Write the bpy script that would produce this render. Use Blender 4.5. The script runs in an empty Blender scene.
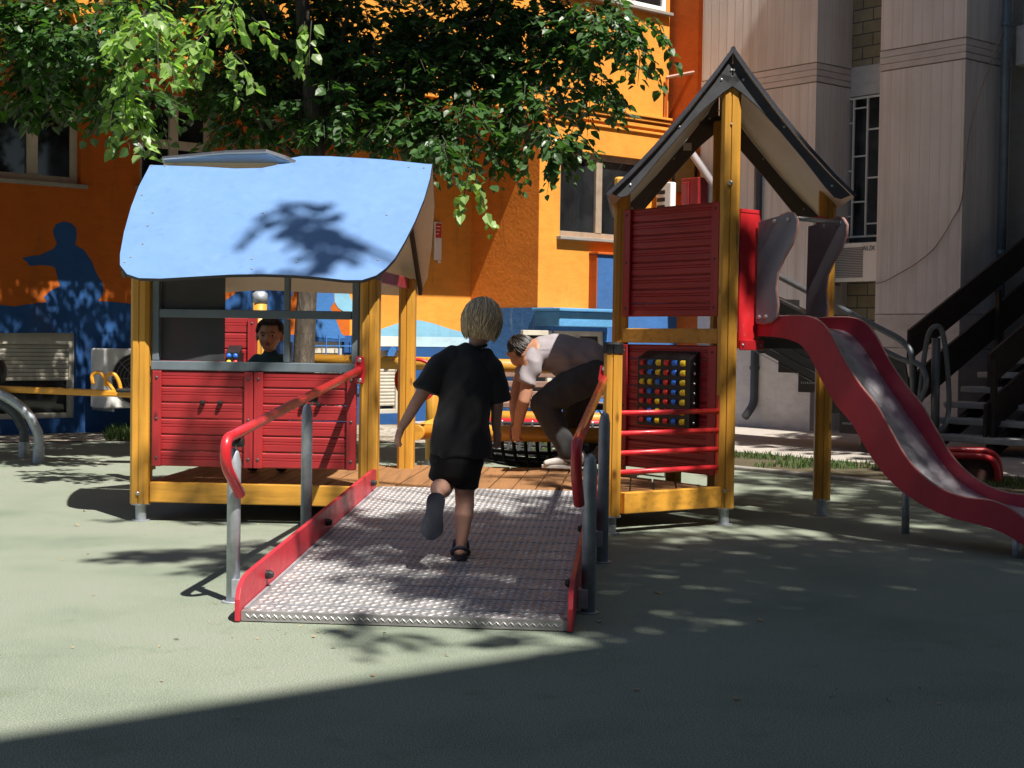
import bpy, math, random
from mathutils import Vector, Matrix, noise
V = Vector
PI = math.pi
random.seed(7)
sc = bpy.context.scene
COL = sc.collection

# ------------------------------------------------------------------ camera
FPX = 1480.0
CAM = V((0, 0, 1.05))
_p = math.atan(44 / FPX)
_r = 0.0145
_F = V((0, math.cos(_p), -math.sin(_p)))
_U = V((0, math.sin(_p), math.cos(_p)))
_R = V((1, 0, 0))
_R2 = _R * math.cos(_r) + _U * math.sin(_r)
_U2 = _U * math.cos(_r) - _R * math.sin(_r)

def ray(px, py):
    return _F + _R2 * ((px - 512) / FPX) - _U2 * ((py - 384) / FPX)
def P(px, py, Y):                       # the world point at depth Y seen at a photo position
    d = ray(px, py); return CAM + d * (Y / d.y)
def G(px, py, z=0.0):                   # the world point on a level plane
    d = ray(px, py); return CAM + d * ((z - CAM.z) / d.z)
def PL(px, py, o, n):                   # the world point on any plane
    d = ray(px, py); return CAM + d * ((V(o) - CAM).dot(n) / d.dot(n))

cam_d = bpy.data.cameras.new('camera')
cam = bpy.data.objects.new('camera', cam_d)
COL.objects.link(cam)
cam_d.sensor_width = 36
cam_d.lens = FPX / 1024 * 36
cam_d.clip_end = 500
cam_d.clip_start = 0.05
M = Matrix((( _R2.x, _U2.x, -_F.x, 0), (_R2.y, _U2.y, -_F.y, 0), (_R2.z, _U2.z, -_F.z, 0), (0, 0, 0, 1)))
cam.matrix_world = Matrix.Translation(CAM) @ M
sc.camera = cam

# ------------------------------------------------------------------ materials
def new_mat(name):
    m = bpy.data.materials.new(name)
    m.use_nodes = True
    nt = m.node_tree
    b = nt.nodes['Principled BSDF']
    return m, nt, b
def L(nt, a, b): nt.links.new(a, b)
def coords(nt, scale=(1, 1, 1), rot=(0, 0, 0)):
    tc = nt.nodes.new('ShaderNodeTexCoord')
    mp = nt.nodes.new('ShaderNodeMapping')
    mp.inputs['Scale'].default_value = scale
    mp.inputs['Rotation'].default_value = rot
    L(nt, tc.outputs['Object'], mp.inputs['Vector'])
    return mp.outputs['Vector']
def noise_n(nt, vec, scale, detail=4, rough=.55):
    n = nt.nodes.new('ShaderNodeTexNoise')
    n.inputs['Scale'].default_value = scale
    n.inputs['Detail'].default_value = detail
    n.inputs['Roughness'].default_value = rough
    L(nt, vec, n.inputs['Vector'])
    return n.outputs['Fac']
def ramp(nt, fac, stops):
    r = nt.nodes.new('ShaderNodeValToRGB')
    e = r.color_ramp.elements
    while len(e) < len(stops): e.new(.5)
    for i, (p, c) in enumerate(stops):
        e[i].position = p; e[i].color = (*c, 1) if len(c) == 3 else c
    L(nt, fac, r.inputs['Fac'])
    return r.outputs['Color']
def mixc(nt, fac, a, b, mode='MIX'):
    m = nt.nodes.new('ShaderNodeMix'); m.data_type = 'RGBA'; m.blend_type = mode
    if isinstance(fac, float): m.inputs[0].default_value = fac
    else: L(nt, fac, m.inputs[0])
    for s, v in ((6, a), (7, b)):
        if isinstance(v, tuple): m.inputs[s].default_value = (*v, 1)
        else: L(nt, v, m.inputs[s])
    return m.outputs[2]
def bump(nt, b, h, strength, dist=.01):
    n = nt.nodes.new('ShaderNodeBump')
    n.inputs['Strength'].default_value = strength
    n.inputs['Distance'].default_value = dist
    L(nt, h, n.inputs['Height'])
    L(nt, n.outputs['Normal'], b.inputs['Normal'])
def sc3(c, k): return tuple(min(1, x * k) for x in c)
def rgb(c): return tuple(c)

def plain(name, c, rough=.5, metal=0.0, var=.12, scale=6, bmp=0, bscale=60, stretch=(1, 1, 1), spec=.5, coat=0, wear=.30):
    m, nt, b = new_mat(name)
    v = coords(nt, stretch)
    f = noise_n(nt, v, scale, 5)
    cc = ramp(nt, f, [(.3, sc3(c, 1 - var)), (.7, sc3(c, 1 + var))])
    # scuffs and grime: fine pale rubbing marks and a few darker runs
    w1_ = noise_n(nt, coords(nt, (1, 1, 1), (.4, .3, .6)), 17, 9, .78)
    cc = mixc(nt, ramp(nt, w1_, [(.60, (0, 0, 0)), (.70, (wear, wear, wear))]), cc, tuple(min(1, x * .55 + .16) for x in c))
    w2_ = noise_n(nt, coords(nt, (6, 6, 1.2)), 2.3, 7, .7)
    cc = mixc(nt, ramp(nt, w2_, [(.55, (0, 0, 0)), (.75, (wear, wear, wear))]), cc, sc3(c, .5))
    L(nt, cc, b.inputs['Base Color'])
    L(nt, ramp(nt, w1_, [(.4, (rough,) * 3), (.75, (min(1, rough + .25),) * 3)]), b.inputs['Roughness'])
    b.inputs['Metallic'].default_value = metal
    b.inputs['Specular IOR Level'].default_value = spec
    if coat: b.inputs['Coat Weight'].default_value = coat
    if bmp:
        bump(nt, b, noise_n(nt, v, bscale, 4), bmp, .004)
    return m

def wood(name, c, dark, axis, rough=.38, grain=.35, coat=.15, turn=0):
    m, nt, b = new_mat(name)
    def coords(nt, scale=(1, 1, 1)):          # first turned so that the grain follows the plank, then stretched
        tc = nt.nodes.new('ShaderNodeTexCoord'); m1 = nt.nodes.new('ShaderNodeMapping'); m2 = nt.nodes.new('ShaderNodeMapping')
        m1.inputs['Rotation'].default_value = (0, 0, turn); m2.inputs['Scale'].default_value = scale
        L(nt, tc.outputs['Object'], m1.inputs['Vector']); L(nt, m1.outputs['Vector'], m2.inputs['Vector'])
        return m2.outputs['Vector']
    s = [26, 26, 26]; s[axis] = 1.3
    v = coords(nt, tuple(s))
    g = noise_n(nt, v, 1.0, 6, .6)
    c1 = ramp(nt, g, [(.32, sc3(c, 1 - grain)), (.5, c), (.72, sc3(c, 1.12))])
    s2 = [9, 9, 9]; s2[axis] = 4.2
    vk = coords(nt, tuple(s2))
    vo = nt.nodes.new('ShaderNodeTexVoronoi'); vo.inputs['Scale'].default_value = .8
    L(nt, vk, vo.inputs['Vector'])
    k = ramp(nt, vo.outputs['Distance'], [(.05, (1, 1, 1)), (.13, (0, 0, 0))])
    w = noise_n(nt, coords(nt), 3.1, 5)
    wear = ramp(nt, w, [(.35, sc3((1, 1, 1), .82)), (.65, (1, 1, 1))])
    c2 = mixc(nt, k, c1, dark)
    L(nt, mixc(nt, 1.0, c2, wear, 'MULTIPLY'), b.inputs['Base Color'])
    L(nt, ramp(nt, g, [(.2, (rough + .18,) * 3), (.8, (rough,) * 3)]), b.inputs['Roughness'])
    b.inputs['Coat Weight'].default_value = coat
    b.inputs['Coat Roughness'].default_value = .25
    bump(nt, b, g, .25, .003)
    return m

YEL = (.60, .29, .035); YELD = (.22, .07, .012)
M_wy = [wood('yellow_wood_%s' % 'xyz'[i], YEL, YELD, i) for i in range(3)]
REDW = (.36, .022, .026)
M_wr = wood('red_wood', REDW, (.16, .012, .014), 0, .36, .16)
M_wrz = wood('red_wood_upright', sc3(REDW, 1.1), (.12, .01, .012), 2, .36, .28)
M_deck = wood('deck_wood', (.36, .135, .045), (.14, .05, .02), 1, .55, .3, 0)
M_red = plain('red_paint', (.55, .022, .03), .28, 0, .08, 5, coat=.3)
M_redhpl = plain('red_board', (.50, .03, .045), .36, 0, .08, 9, .06, 120)
M_boardedge = plain('board_edge', (.42, .2, .16), .6)
M_roofblue = plain('blue_board', (.125, .235, .455), .42, 0, .05, 3.5, .05, 160)
M_roofedge = plain('dark_board_edge', (.03, .032, .045), .5)
M_cream = plain('cream_board', (.80, .72, .60), .5, 0, .06, 3)
M_grey = plain('grey_board', (.175, .175, .20), .32, 0, .1, 7, .05, 140)
M_dark = plain('dark_grey_board', (.055, .055, .06), .4, 0, .15, 6)
M_black = plain('black_plastic', (.012, .012, .013), .4, 0, .2, 20)
M_galv = plain('galvanised_steel', (.42, .45, .49), .42, .55, .18, 22, .05, 90)
M_greypipe = plain('grey_painted_pipe', (.075, .088, .10), .35, .1, .15, 14)
M_steel = plain('brushed_steel', (.52, .49, .53), .34, .8, .12, 18, .05, 100, (1, 1, 1))
M_frame = plain('grey_window_frame', (.13, .16, .185), .4, 0, .08, 12)
M_white = plain('white_paint', (.74, .73, .70), .5, 0, .06, 5)
M_offwhite = plain('aged_white_paint', (.50, .46, .38), .55, 0, .14, 6, .1, 60)
M_brown = plain('brown_metal', (.022, .014, .012), .5, 0, .25, 9)
M_rubberblk = plain('black_rope', (.02, .02, .022), .8, 0, .2, 40)
M_bolt = plain('bolt_metal', (.5, .5, .5), .35, .8)
B_red = plain('bead_red', (.55, .02, .02), .28)
B_blue = plain('bead_blue', (.02, .13, .55), .28)
B_yel = plain('bead_yellow', (.70, .48, .02), .28)

def glass_dark(name, c=(.012, .014, .016), rough=.04, spec=.5):
    m, nt, b = new_mat(name)
    v = coords(nt)
    L(nt, ramp(nt, noise_n(nt, v, 2.2, 3), [(.35, sc3(c, .5)), (.7, sc3(c, 1.7))]), b.inputs['Base Color'])
    b.inputs['Roughness'].default_value = rough
    b.inputs['Specular IOR Level'].default_value = spec
    return m
M_glass = glass_dark('window_glass')
M_glass2 = glass_dark('dusty_window_glass', (.055, .06, .065), .12)

def tinted():
    m, nt, b = new_mat('tinted_pane')
    tr = nt.nodes.new('ShaderNodeBsdfTransparent'); tr.inputs['Color'].default_value = (.22, .22, .24, 1)
    b.inputs['Base Color'].default_value = (.12, .122, .13, 1)
    b.inputs['Roughness'].default_value = .2
    mx = nt.nodes.new('ShaderNodeMixShader'); mx.inputs['Fac'].default_value = .5
    L(nt, b.outputs['BSDF'], mx.inputs[1]); L(nt, tr.outputs['BSDF'], mx.inputs[2])
    L(nt, mx.outputs['Shader'], nt.nodes['Material Output'].inputs['Surface'])
    return m
M_tint = tinted()

def plaster(name, c, bstr=.25, bscale=45, stain=.42, rough=.85, dirt=(.10, .06, .03)):
    m, nt, b = new_mat(name)
    v = coords(nt)
    f = noise_n(nt, v, 1.4, 6, .6)
    c0 = ramp(nt, f, [(.3, sc3(c, .84)), (.7, sc3(c, 1.06))])
    br_ = noise_n(nt, coords(nt, (1.2, 1.2, 3.2)), 4.5, 8, .72)
    c1 = mixc(nt, 1.0, c0, ramp(nt, br_, [(.3, (.84, .84, .84)), (.55, (1, 1, 1)), (.75, (1.05, 1.05, 1.05))]), 'MULTIPLY')
    vs = coords(nt, (2.5, 2.5, .5))
    s = noise_n(nt, vs, 1.6, 6, .65)
    sf = ramp(nt, s, [(.56, (0, 0, 0)), (.78, (stain,) * 3)])
    L(nt, mixc(nt, sf, c1, dirt), b.inputs['Base Color'])
    b.inputs['Roughness'].default_value = rough
    b.inputs['Specular IOR Level'].default_value = .25
    bump(nt, b, noise_n(nt, v, bscale, 6, .65), bstr, .012)
    return m
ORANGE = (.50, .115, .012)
M_or = plaster('shaded_orange_plaster', ORANGE)  # darker copy of the orange render, for the walls in shade
M_orlit = plaster('sunlit_yellow_plaster', (.76, .305, .045))  # orange render with its sunlit yellow put into the colour
M_orrough = plaster('rough_orange_plaster', (.78, .235, .030), .9, 20, .35)
M_orred = plaster('red_orange_plaster', (.50, .105, .014))
M_blue = plaster('blue_plaster', (.022, .085, .25), .2)
M_bluemid = plaster('mid_blue_plaster', (.05, .17, .44), .35, 30, .15)
M_bluelt = plaster('light_blue_plaster', (.22, .46, .62), .2)
M_pale = plaster('pale_blue_plaster', (.45, .62, .70), .2, 45, .1)
M_whpl = plaster('white_plaster', (.66, .66, .62), .2, 45, .15)

def ribbed():
    m, nt, b = new_mat('ribbed_beige_concrete')
    tc = nt.nodes.new('ShaderNodeTexCoord')
    dots = []
    for ax in ((.766, .643, 0), (.643, -.766, 0)):
        d = nt.nodes.new('ShaderNodeVectorMath'); d.operation = 'DOT_PRODUCT'
        d.inputs[1].default_value = ax
        L(nt, tc.outputs['Object'], d.inputs[0]); dots.append(d.outputs['Value'])
    a = nt.nodes.new('ShaderNodeMath'); a.operation = 'ADD'
    L(nt, dots[0], a.inputs[0]); L(nt, dots[1], a.inputs[1])
    mu = nt.nodes.new('ShaderNodeMath'); mu.operation = 'MULTIPLY'; mu.inputs[1].default_value = 7.6
    L(nt, a.outputs[0], mu.inputs[0])
    fr = nt.nodes.new('ShaderNodeMath'); fr.operation = 'FRACT'; L(nt, mu.outputs[0], fr.inputs[0])
    g = ramp(nt, fr.outputs[0], [(.0, (0, 0, 0)), (.055, (0, 0, 0)), (.11, (1, 1, 1)), (1.0, (.86, .86, .86))])
    v = coords(nt)
    base = ramp(nt, noise_n(nt, v, 1.1, 6, .6), [(.3, (.60, .575, .56)), (.7, (.71, .685, .67))])
    vs = coords(nt, (7, 7, .45))
    st = ramp(nt, noise_n(nt, vs, 1.0, 6, .6), [(.45, (1, 1, 1)), (.8, (.72, .70, .68))])
    c = mixc(nt, 1.0, base, st, 'MULTIPLY')
    c = mixc(nt, g, (.53, .50, .48), c)
    L(nt, c, b.inputs['Base Color'])
    b.inputs['Roughness'].default_value = .8
    b.inputs['Specular IOR Level'].default_value = .25
    ad = nt.nodes.new('ShaderNodeMath'); ad.operation = 'ADD'
    sm = nt.nodes.new('ShaderNodeMath'); sm.operation = 'MULTIPLY'; sm.inputs[1].default_value = .25
    L(nt, noise_n(nt, v, 40, 5), sm.inputs[0]); L(nt, sm.outputs[0], ad.inputs[1]); L(nt, g, ad.inputs[0])
    bump(nt, b, ad.outputs[0], .55, .014)
    return m
M_rib = ribbed()
M_beige = plaster('beige_concrete', (.60, .56, .54), .25, 40, .2)
M_conc = plaster('grey_concrete', (.30, .28, .25), .3, 30, .3, dirt=(.12, .11, .1))
M_tread = plaster('worn_concrete_tread', (.40, .385, .36), .4, 30, .4, dirt=(.05, .05, .05))

def blockwork():
    m, nt, b = new_mat('block_wall')
    v = coords(nt, (1, 1, 1), (0, 0, math.radians(50)))
    # after the turn local x runs along the wall; brick texture reads x / y, so swap z into y
    sep = nt.nodes.new('ShaderNodeSeparateXYZ'); L(nt, v, sep.inputs[0])
    com = nt.nodes.new('ShaderNodeCombineXYZ'); L(nt, sep.outputs[0], com.inputs[0]); L(nt, sep.outputs[2], com.inputs[1])
    br = nt.nodes.new('ShaderNodeTexBrick')
    L(nt, com.outputs[0], br.inputs['Vector'])
    br.inputs['Scale'].default_value = 1
    br.inputs['Brick Width'].default_value = .3; br.inputs['Row Height'].default_value = .15
    br.inputs['Mortar Size'].default_value = .008; br.inputs['Bias'].default_value = -.2
    br.inputs['Color1'].default_value = (.30, .24, .14, 1); br.inputs['Color2'].default_value = (.40, .33, .22, 1)
    br.inputs['Mortar'].default_value = (.10, .09, .075, 1)
    st = ramp(nt, noise_n(nt, coords(nt), 7, 5), [(.3, (.75, .75, .75)), (.7, (1, 1, 1))])
    L(nt, mixc(nt, 1.0, br.outputs['Color'], st, 'MULTIPLY'), b.inputs['Base Color'])
    b.inputs['Roughness'].default_value = .9
    return m
M_block = blockwork()

def rubber():
    m, nt, b = new_mat('green_safety_rubber')
    v = coords(nt)
    f1 = noise_n(nt, v, 205, 4, .8)
    c1 = ramp(nt, f1, [(.34, (.06, .08, .06)), (.49, (.19, .213, .168)), (.64, (.41, .435, .37))])
    f2 = noise_n(nt, v, 1.1, 6, .6)
    tint = ramp(nt, f2, [(.30, (.74, .80, .74)), (.5, (.98, 1, .95)), (.70, (1.06, 1.02, 1.02))])
    c = mixc(nt, 1.0, c1, tint, 'MULTIPLY')
    f3 = noise_n(nt, v, 3.6, 7, .7)
    sp = ramp(nt, f3, [(.58, (0, 0, 0)), (.70, (.55, .55, .55))])
    c = mixc(nt, sp, c, (.13, .165, .10))
    f4 = noise_n(nt, coords(nt, (1, 2.2, 1)), 9, 8, .8)
    c = mixc(nt, ramp(nt, f4, [(.62, (0, 0, 0)), (.74, (.35, .35, .35))]), c, (.36, .37, .32))
    L(nt, c, b.inputs['Base Color'])
    b.inputs['Roughness'].default_value = .92
    b.inputs['Specular IOR Level'].default_value = .2
    bump(nt, b, f1, .28, .004)
    return m
M_rubber = rubber()
def gravel():
    m, nt, b = new_mat('pale_gravel')
    v = coords(nt)
    vo = nt.nodes.new('ShaderNodeTexVoronoi'); vo.inputs['Scale'].default_value = 32
    L(nt, v, vo.inputs['Vector'])
    c = ramp(nt, vo.outputs['Color'], [(.2, (.22, .19, .15)), (.8, (.52, .47, .40))])
    d = ramp(nt, noise_n(nt, v, 1.8, 5), [(.40, (.45, .42, .36)), (.6, (1, 1, 1))])
    L(nt, mixc(nt, 1.0, c, d, 'MULTIPLY'), b.inputs['Base Color'])
    b.inputs['Roughness'].default_value = .95
    bump(nt, b, vo.outputs['Distance'], .6, .02)
    return m
M_gravel = gravel()
M_pave = plaster('paving_concrete', (.40, .36, .32), .3, 60, .3, dirt=(.2, .17, .14))
M_soil = plaster('soil', (.09, .075, .045), .6, 30, .3)

def bark():
    m, nt, b = new_mat('bark')
    v = coords(nt, (1, 1, .35))
    f = noise_n(nt, v, 22, 7, .7)
    L(nt, ramp(nt, f, [(.3, (.03, .024, .018)), (.55, (.085, .065, .048)), (.75, (.19, .165, .135))]), b.inputs['Base Color'])
    b.inputs['Roughness'].default_value = .9
    bump(nt, b, f, .8, .02)
    return m
M_bark = bark()
def leafmat(name, c, trans, rough=.4):
    m, nt, b = new_mat(name)
    oi = nt.nodes.new('ShaderNodeNewGeometry')
    cr = ramp(nt, oi.outputs['Random Per Island'], [(0, sc3(c, .65)), (.5, c), (1, sc3(c, 1.4))])
    L(nt, cr, b.inputs['Base Color'])
    b.inputs['Roughness'].default_value = rough
    b.inputs['Specular IOR Level'].default_value = .32
    t = nt.nodes.new('ShaderNodeBsdfTranslucent')
    L(nt, mixc(nt, 1.0, cr, trans, 'MULTIPLY'), t.inputs['Color'])
    ad = nt.nodes.new('ShaderNodeAddShader')
    L(nt, b.outputs['BSDF'], ad.inputs[0]); L(nt, t.outputs['BSDF'], ad.inputs[1])
    L(nt, ad.outputs['Shader'], nt.nodes['Material Output'].inputs['Surface'])
    return m
M_leaf = leafmat('leaf', (.030, .066, .020), (1.0, 1.2, .35), .38)
M_leaf2 = leafmat('sunlit_leaf', (.115, .175, .05), (1.2, 1.45, .5), .4)  # paler colour carries the sunlight through the front leaf clusters
M_twig = plain('twig_bark', (.035, .035, .02), .8)
M_grass = leafmat('grass', (.040, .072, .018), (1, 1, .5), .6)
M_dryleaf = plain('dry_leaf', (.40, .27, .13), .7, 0, .3, 8)

# ------------------------------------------------------------------ mesh building
class MB:
    def __init__(s): s.v = []; s.f = []; s.m = []; s.cur = 0; s.st = []
    def add(s, vs, fs):
        o = len(s.v); s.v += [tuple(x) for x in vs]; s.st.append((o, len(s.f)))
        for f in fs: s.f.append([i + o for i in f]); s.m.append(s.cur)
    def hexa(s, c):        # eight corners: bottom four then top four, anticlockwise
        s.add(c, [(3, 2, 1, 0), (4, 5, 6, 7), (0, 1, 5, 4), (1, 2, 6, 5), (2, 3, 7, 6), (3, 0, 4, 7)])
    def obox(s, o, ax, ay, az):   # corner o and three edge vectors
        o, ax, ay, az = V(o), V(ax), V(ay), V(az)
        if ax.cross(ay).dot(az) < 0: o, ax = o + ax, -ax
        b = [o, o + ax, o + ax + ay, o + ay]
        s.hexa(b + [q + az for q in b])
    def box(s, x0, x1, y0, y1, z0, z1):
        s.obox((x0, y0, z0), (x1 - x0, 0, 0), (0, y1 - y0, 0), (0, 0, z1 - z0))
    def bar(s, a, b, w, h, up=(0, 0, 1)):  # beam from a to b, width w, height h (centred)
        a, b = V(a), V(b); t = (b - a).normalized(); up = V(up)
        sd = t.cross(up).normalized(); u2 = sd.cross(t)
        s.obox(a - sd * w / 2 - u2 * h / 2, b - a, sd * w, u2 * h)
    def prism(s, pts, ext):       # closed 3D outline pushed along ext
        pts = [V(p) for p in pts]; ext = V(ext); n = len(pts)
        nr = V((0, 0, 0))
        for i in range(n): nr += pts[i].cross(pts[(i + 1) % n])
        if nr.dot(ext) > 0: pts = pts[::-1]
        o = len(s.v); c = s.cur
        s.add(pts + [p + ext for p in pts],
              [tuple(range(n)), tuple(range(2 * n - 1, n - 1, -1))] + [((i + 1) % n, i, n + i, n + (i + 1) % n) for i in range(n)])
    def tube(s, pts, r, n=10, caps=True, closed=False):
        pts = [V(p) for p in pts]; k = len(pts)
        rs = r if isinstance(r, (list, tuple)) else [r] * k
        t0 = (pts[1] - pts[0]).normalized()
        e = t0.orthogonal().normalized(); vs = []
        for i, p in enumerate(pts):
            if closed: t = pts[(i + 1) % k] - pts[i - 1]
            else: t = pts[min(i + 1, k - 1)] - pts[max(i - 1, 0)]
            t = t.normalized() if t.length > 1e-9 else t0
            e = (e - t * e.dot(t)); e = e.normalized() if e.length > 1e-6 else t.orthogonal().normalized()
            e2 = t.cross(e)
            for j in range(n):
                a = 2 * PI * j / n
                vs.append(p + (e * math.cos(a) + e2 * math.sin(a)) * rs[i])
        fs = []
        for i in range(k if closed else k - 1):
            i2 = (i + 1) % k
            for j in range(n):
                j2 = (j + 1) % n
                fs.append((i * n + j, i * n + j2, i2 * n + j2, i2 * n + j))
        if caps and not closed:
            fs.append(tuple(range(n - 1, -1, -1))); fs.append(tuple((k - 1) * n + j for j in range(n)))
        s.add(vs, fs)
    def ell(s, c, r, n=14, m=9, rot=None):
        c = V(c); r = (r, r, r) if isinstance(r, (int, float)) else r
        vs = [V((0, 0, -r[2]))]; fs = []
        for i in range(1, m):
            th = -PI / 2 + PI * i / m
            for j in range(n):
                a = 2 * PI * j / n
                vs.append(V((r[0] * math.cos(th) * math.cos(a), r[1] * math.cos(th) * math.sin(a), r[2] * math.sin(th))))
        vs.append(V((0, 0, r[2])))
        top = len(vs) - 1
        for j in range(n):
            j2 = (j + 1) % n
            fs.append((0, 1 + j2, 1 + j))
            for i in range(m - 2):
                fs.append((1 + i * n + j, 1 + i * n + j2, 1 + (i + 1) * n + j2, 1 + (i + 1) * n + j))
            fs.append((1 + (m - 2) * n + j, 1 + (m - 2) * n + j2, top))
        if rot is not None: vs = [rot @ v for v in vs]
        s.add([c + v for v in vs], fs)
    def loft(s, pts, rad, ref=(1, 0, 0), n=16, flat=''):    # rounded-ended body through points; rad = (a, b): a along ref
        pts = [V(p) for p in pts]; ref = V(ref)
        rad = [(q, q) if isinstance(q, (int, float)) else q for q in rad]
        k = len(pts); rings = []
        for i in range(k):
            t = (pts[min(i + 1, k - 1)] - pts[max(i - 1, 0)]).normalized()
            rf = ref
            if abs(rf.dot(t)) > .93: rf = V((0, 1, 0)) if abs(t.y) < .9 else V((0, 0, 1))
            e1 = (rf - t * rf.dot(t)).normalized(); e2 = t.cross(e1)
            rings.append((pts[i], t, e1, e2, rad[i]))
        full = []
        p, t, e1, e2, (a, b) = rings[0]; mn = min(a, b) * (.12 if 's' in flat else .8)
        for q in (80, 50, 25):
            qa = math.radians(q); full.append((p - t * mn * math.sin(qa), e1, e2, a * math.cos(qa), b * math.cos(qa)))
        for p, t, e1, e2, (a, b) in rings: full.append((p, e1, e2, a, b))
        p, t, e1, e2, (a, b) = rings[-1]; mn = min(a, b) * (.12 if 'e' in flat else .8)
        for q in (25, 50, 80):
            qa = math.radians(q); full.append((p + t * mn * math.sin(qa), e1, e2, a * math.cos(qa), b * math.cos(qa)))
        vs = []; fs = []
        for p, e1, e2, a, b in full:
            for j in range(n):
                an = 2 * PI * j / n; vs.append(p + e1 * a * math.cos(an) + e2 * b * math.sin(an))
        for i in range(len(full) - 1):
            for j in range(n):
                j2 = (j + 1) % n; fs.append((i * n + j, i * n + j2, (i + 1) * n + j2, (i + 1) * n + j))
        fs.append(tuple(range(n - 1, -1, -1))); fs.append(tuple((len(full) - 1) * n + j for j in range(n)))
        s.add(vs, fs)

def wloc(o):
    l = V((0, 0, 0))
    while o is not None: l = l + o.location; o = o.parent
    return l
SINGLE = {'bolt': 'bolt', 'knob': 'knob', 'screws': 'screw'}
def part(name, mb, mat, parent=None, bevel=0, smooth=False, label=None, seg=2):
    if name in SINGLE and len(mb.st) > 1:          # each bolt is a part of its own
        for i, (a, b) in enumerate(mb.st):
            c, d_ = mb.st[i + 1] if i + 1 < len(mb.st) else (len(mb.v), len(mb.f))
            q = MB(); q.v = mb.v[a:c]; q.f = [[j - a for j in f] for f in mb.f[b:d_]]; q.m = mb.m[b:d_]
            part(SINGLE[name], q, mat, parent, bevel, smooth, label, seg)
        return None
    name = SINGLE.get(name, name)
    off = wloc(parent) if parent else V((0, 0, 0))
    me = bpy.data.meshes.new(name)
    me.from_pydata([tuple(V(v) - off) for v in mb.v], [], mb.f)
    mats = mat if isinstance(mat, (list, tuple)) else [mat]
    for q in mats: me.materials.append(q)
    if len(mats) > 1: me.polygons.foreach_set('material_index', mb.m)
    if smooth: me.polygons.foreach_set('use_smooth', [True] * len(me.polygons))
    me.update()
    o = bpy.data.objects.new(name, me); COL.objects.link(o)
    if parent: o.parent = parent
    if bevel:
        b = o.modifiers.new('bevel', 'BEVEL'); b.width = bevel; b.segments = seg; b.limit_method = 'ANGLE'
        b.angle_limit = math.radians(40); b.harden_normals = False
    if label: o['label'] = label
    return o
def tag(o, label, cat, group=None, kind=None):
    o['label'] = label
    if cat: o['category'] = cat
    if group: o['group'] = group
    if kind: o['kind'] = kind
    return o
def thing(name, loc, label, cat, group=None):
    o = bpy.data.objects.new(name, None); COL.objects.link(o)
    o.location = loc; o.empty_display_size = .1
    return tag(o, label, cat, group)
def struct(name, mb, mat, kind='structure', **k):
    o = part(name, mb, mat, None, **k); o['kind'] = kind; return o
def bez(a, b, c, n=8):
    a, b, c = V(a), V(b), V(c)
    return [a * (1 - t) ** 2 + b * 2 * t * (1 - t) + c * t * t for t in [i / n for i in range(n + 1)]]
def bend(pts, r, n=6):      # polyline with rounded corners
    pts = [V(p) for p in pts]; out = [pts[0]]
    for i in range(1, len(pts) - 1):
        d0 = pts[i - 1] - pts[i]; d1 = pts[i + 1] - pts[i]
        rr = min(r, d0.length * .48, d1.length * .48)
        out += bez(pts[i] + d0.normalized() * rr, pts[i], pts[i] + d1.normalized() * rr, n)
    return out + [pts[-1]]
def spline(pts, n=6):      # Catmull-Rom through points
    pts = [V(p) for p in pts]; out = []
    for i in range(len(pts) - 1):
        p0 = pts[max(i - 1, 0)]; p1 = pts[i]; p2 = pts[i + 1]; p3 = pts[min(i + 2, len(pts) - 1)]
        for k in range(n):
            t = k / n
            out.append(.5 * ((2 * p1) + (p2 - p0) * t + (2 * p0 - 5 * p1 + 4 * p2 - p3) * t * t + (3 * p1 - p0 - 3 * p2 + p3) * t ** 3))
    return out + [pts[-1]]
# ================================================================== the playground
PA = V((.9962, -.0872, 0)); PB = V((.0872, .9962, 0)); PO = V((-2.085, 8.33, 0)); UP = V((0, 0, 1))
def pg(p, q, z=0): return PO + PA * p + PB * q + UP * z
def pgv(p, q, z=0): return PA * p + PB * q + UP * z
FN = -PB                                   # the way the front faces

def post_mb(c, z0, z1, w=.105, ax=PA, ay=PB, top=0):
    # squared post with chamfered corners and a relief groove in every face
    h = w / 2; ch = .018; g = .004; gd = .006
    prof = []
    for k in range(4):
        a = k * PI / 2; ca, sa = math.cos(a), math.sin(a)
        for x, y in ((h, -h + ch), (h, -g), (h - gd, -g), (h - gd, g), (h, g), (h, h - ch)):
            prof.append((x * ca - y * sa, x * sa + y * ca))
    mb = MB()
    c = V(c); n = len(prof)
    vs = [c + ax * x + ay * y + UP * z0 for x, y in prof] + [c + ax * x + ay * y + UP * z1 for x, y in prof]
    vs += [c + (ax * x + ay * y) * .82 + UP * (z1 + .012) for x, y in prof]
    fs = [tuple(range(n - 1, -1, -1))]
    for l in (0, 1):
        for j in range(n):
            j2 = (j + 1) % n; fs.append((l * n + j, l * n + j2, (l + 1) * n + j2, (l + 1) * n + j))
    fs.append(tuple(2 * n + j for j in range(n)))
    if ax.cross(ay).z < 0: fs = [f[::-1] for f in fs]
    mb.add(vs, fs); return mb
def add_post(parent, c, z1, ax=PA, ay=PB, w=.105, z0=.10, foot=True, mat=None):
    o = part('post', post_mb(c, z0, z1, w, ax, ay), mat or M_wy[2], parent)
    if foot:
        f = MB(); f.tube([V(c), V(c) + UP * z0], .030, 14); f.tube([V(c) + UP * (z0 - .008), V(c) + UP * (z0 + .002)], .055, 14)
        f.tube([V(c) + UP * .0, V(c) + UP * .006], .05, 14)
        part('foot', f, M_galv, o, smooth=False)
    return o
def knob(mb, c, n, r=.013, h=.018):
    c = V(c); n = V(n).normalized(); mb.tube([c - n * .004, c + n * h * .6, c + n * h], [r, r, r * .6], 10)

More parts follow.
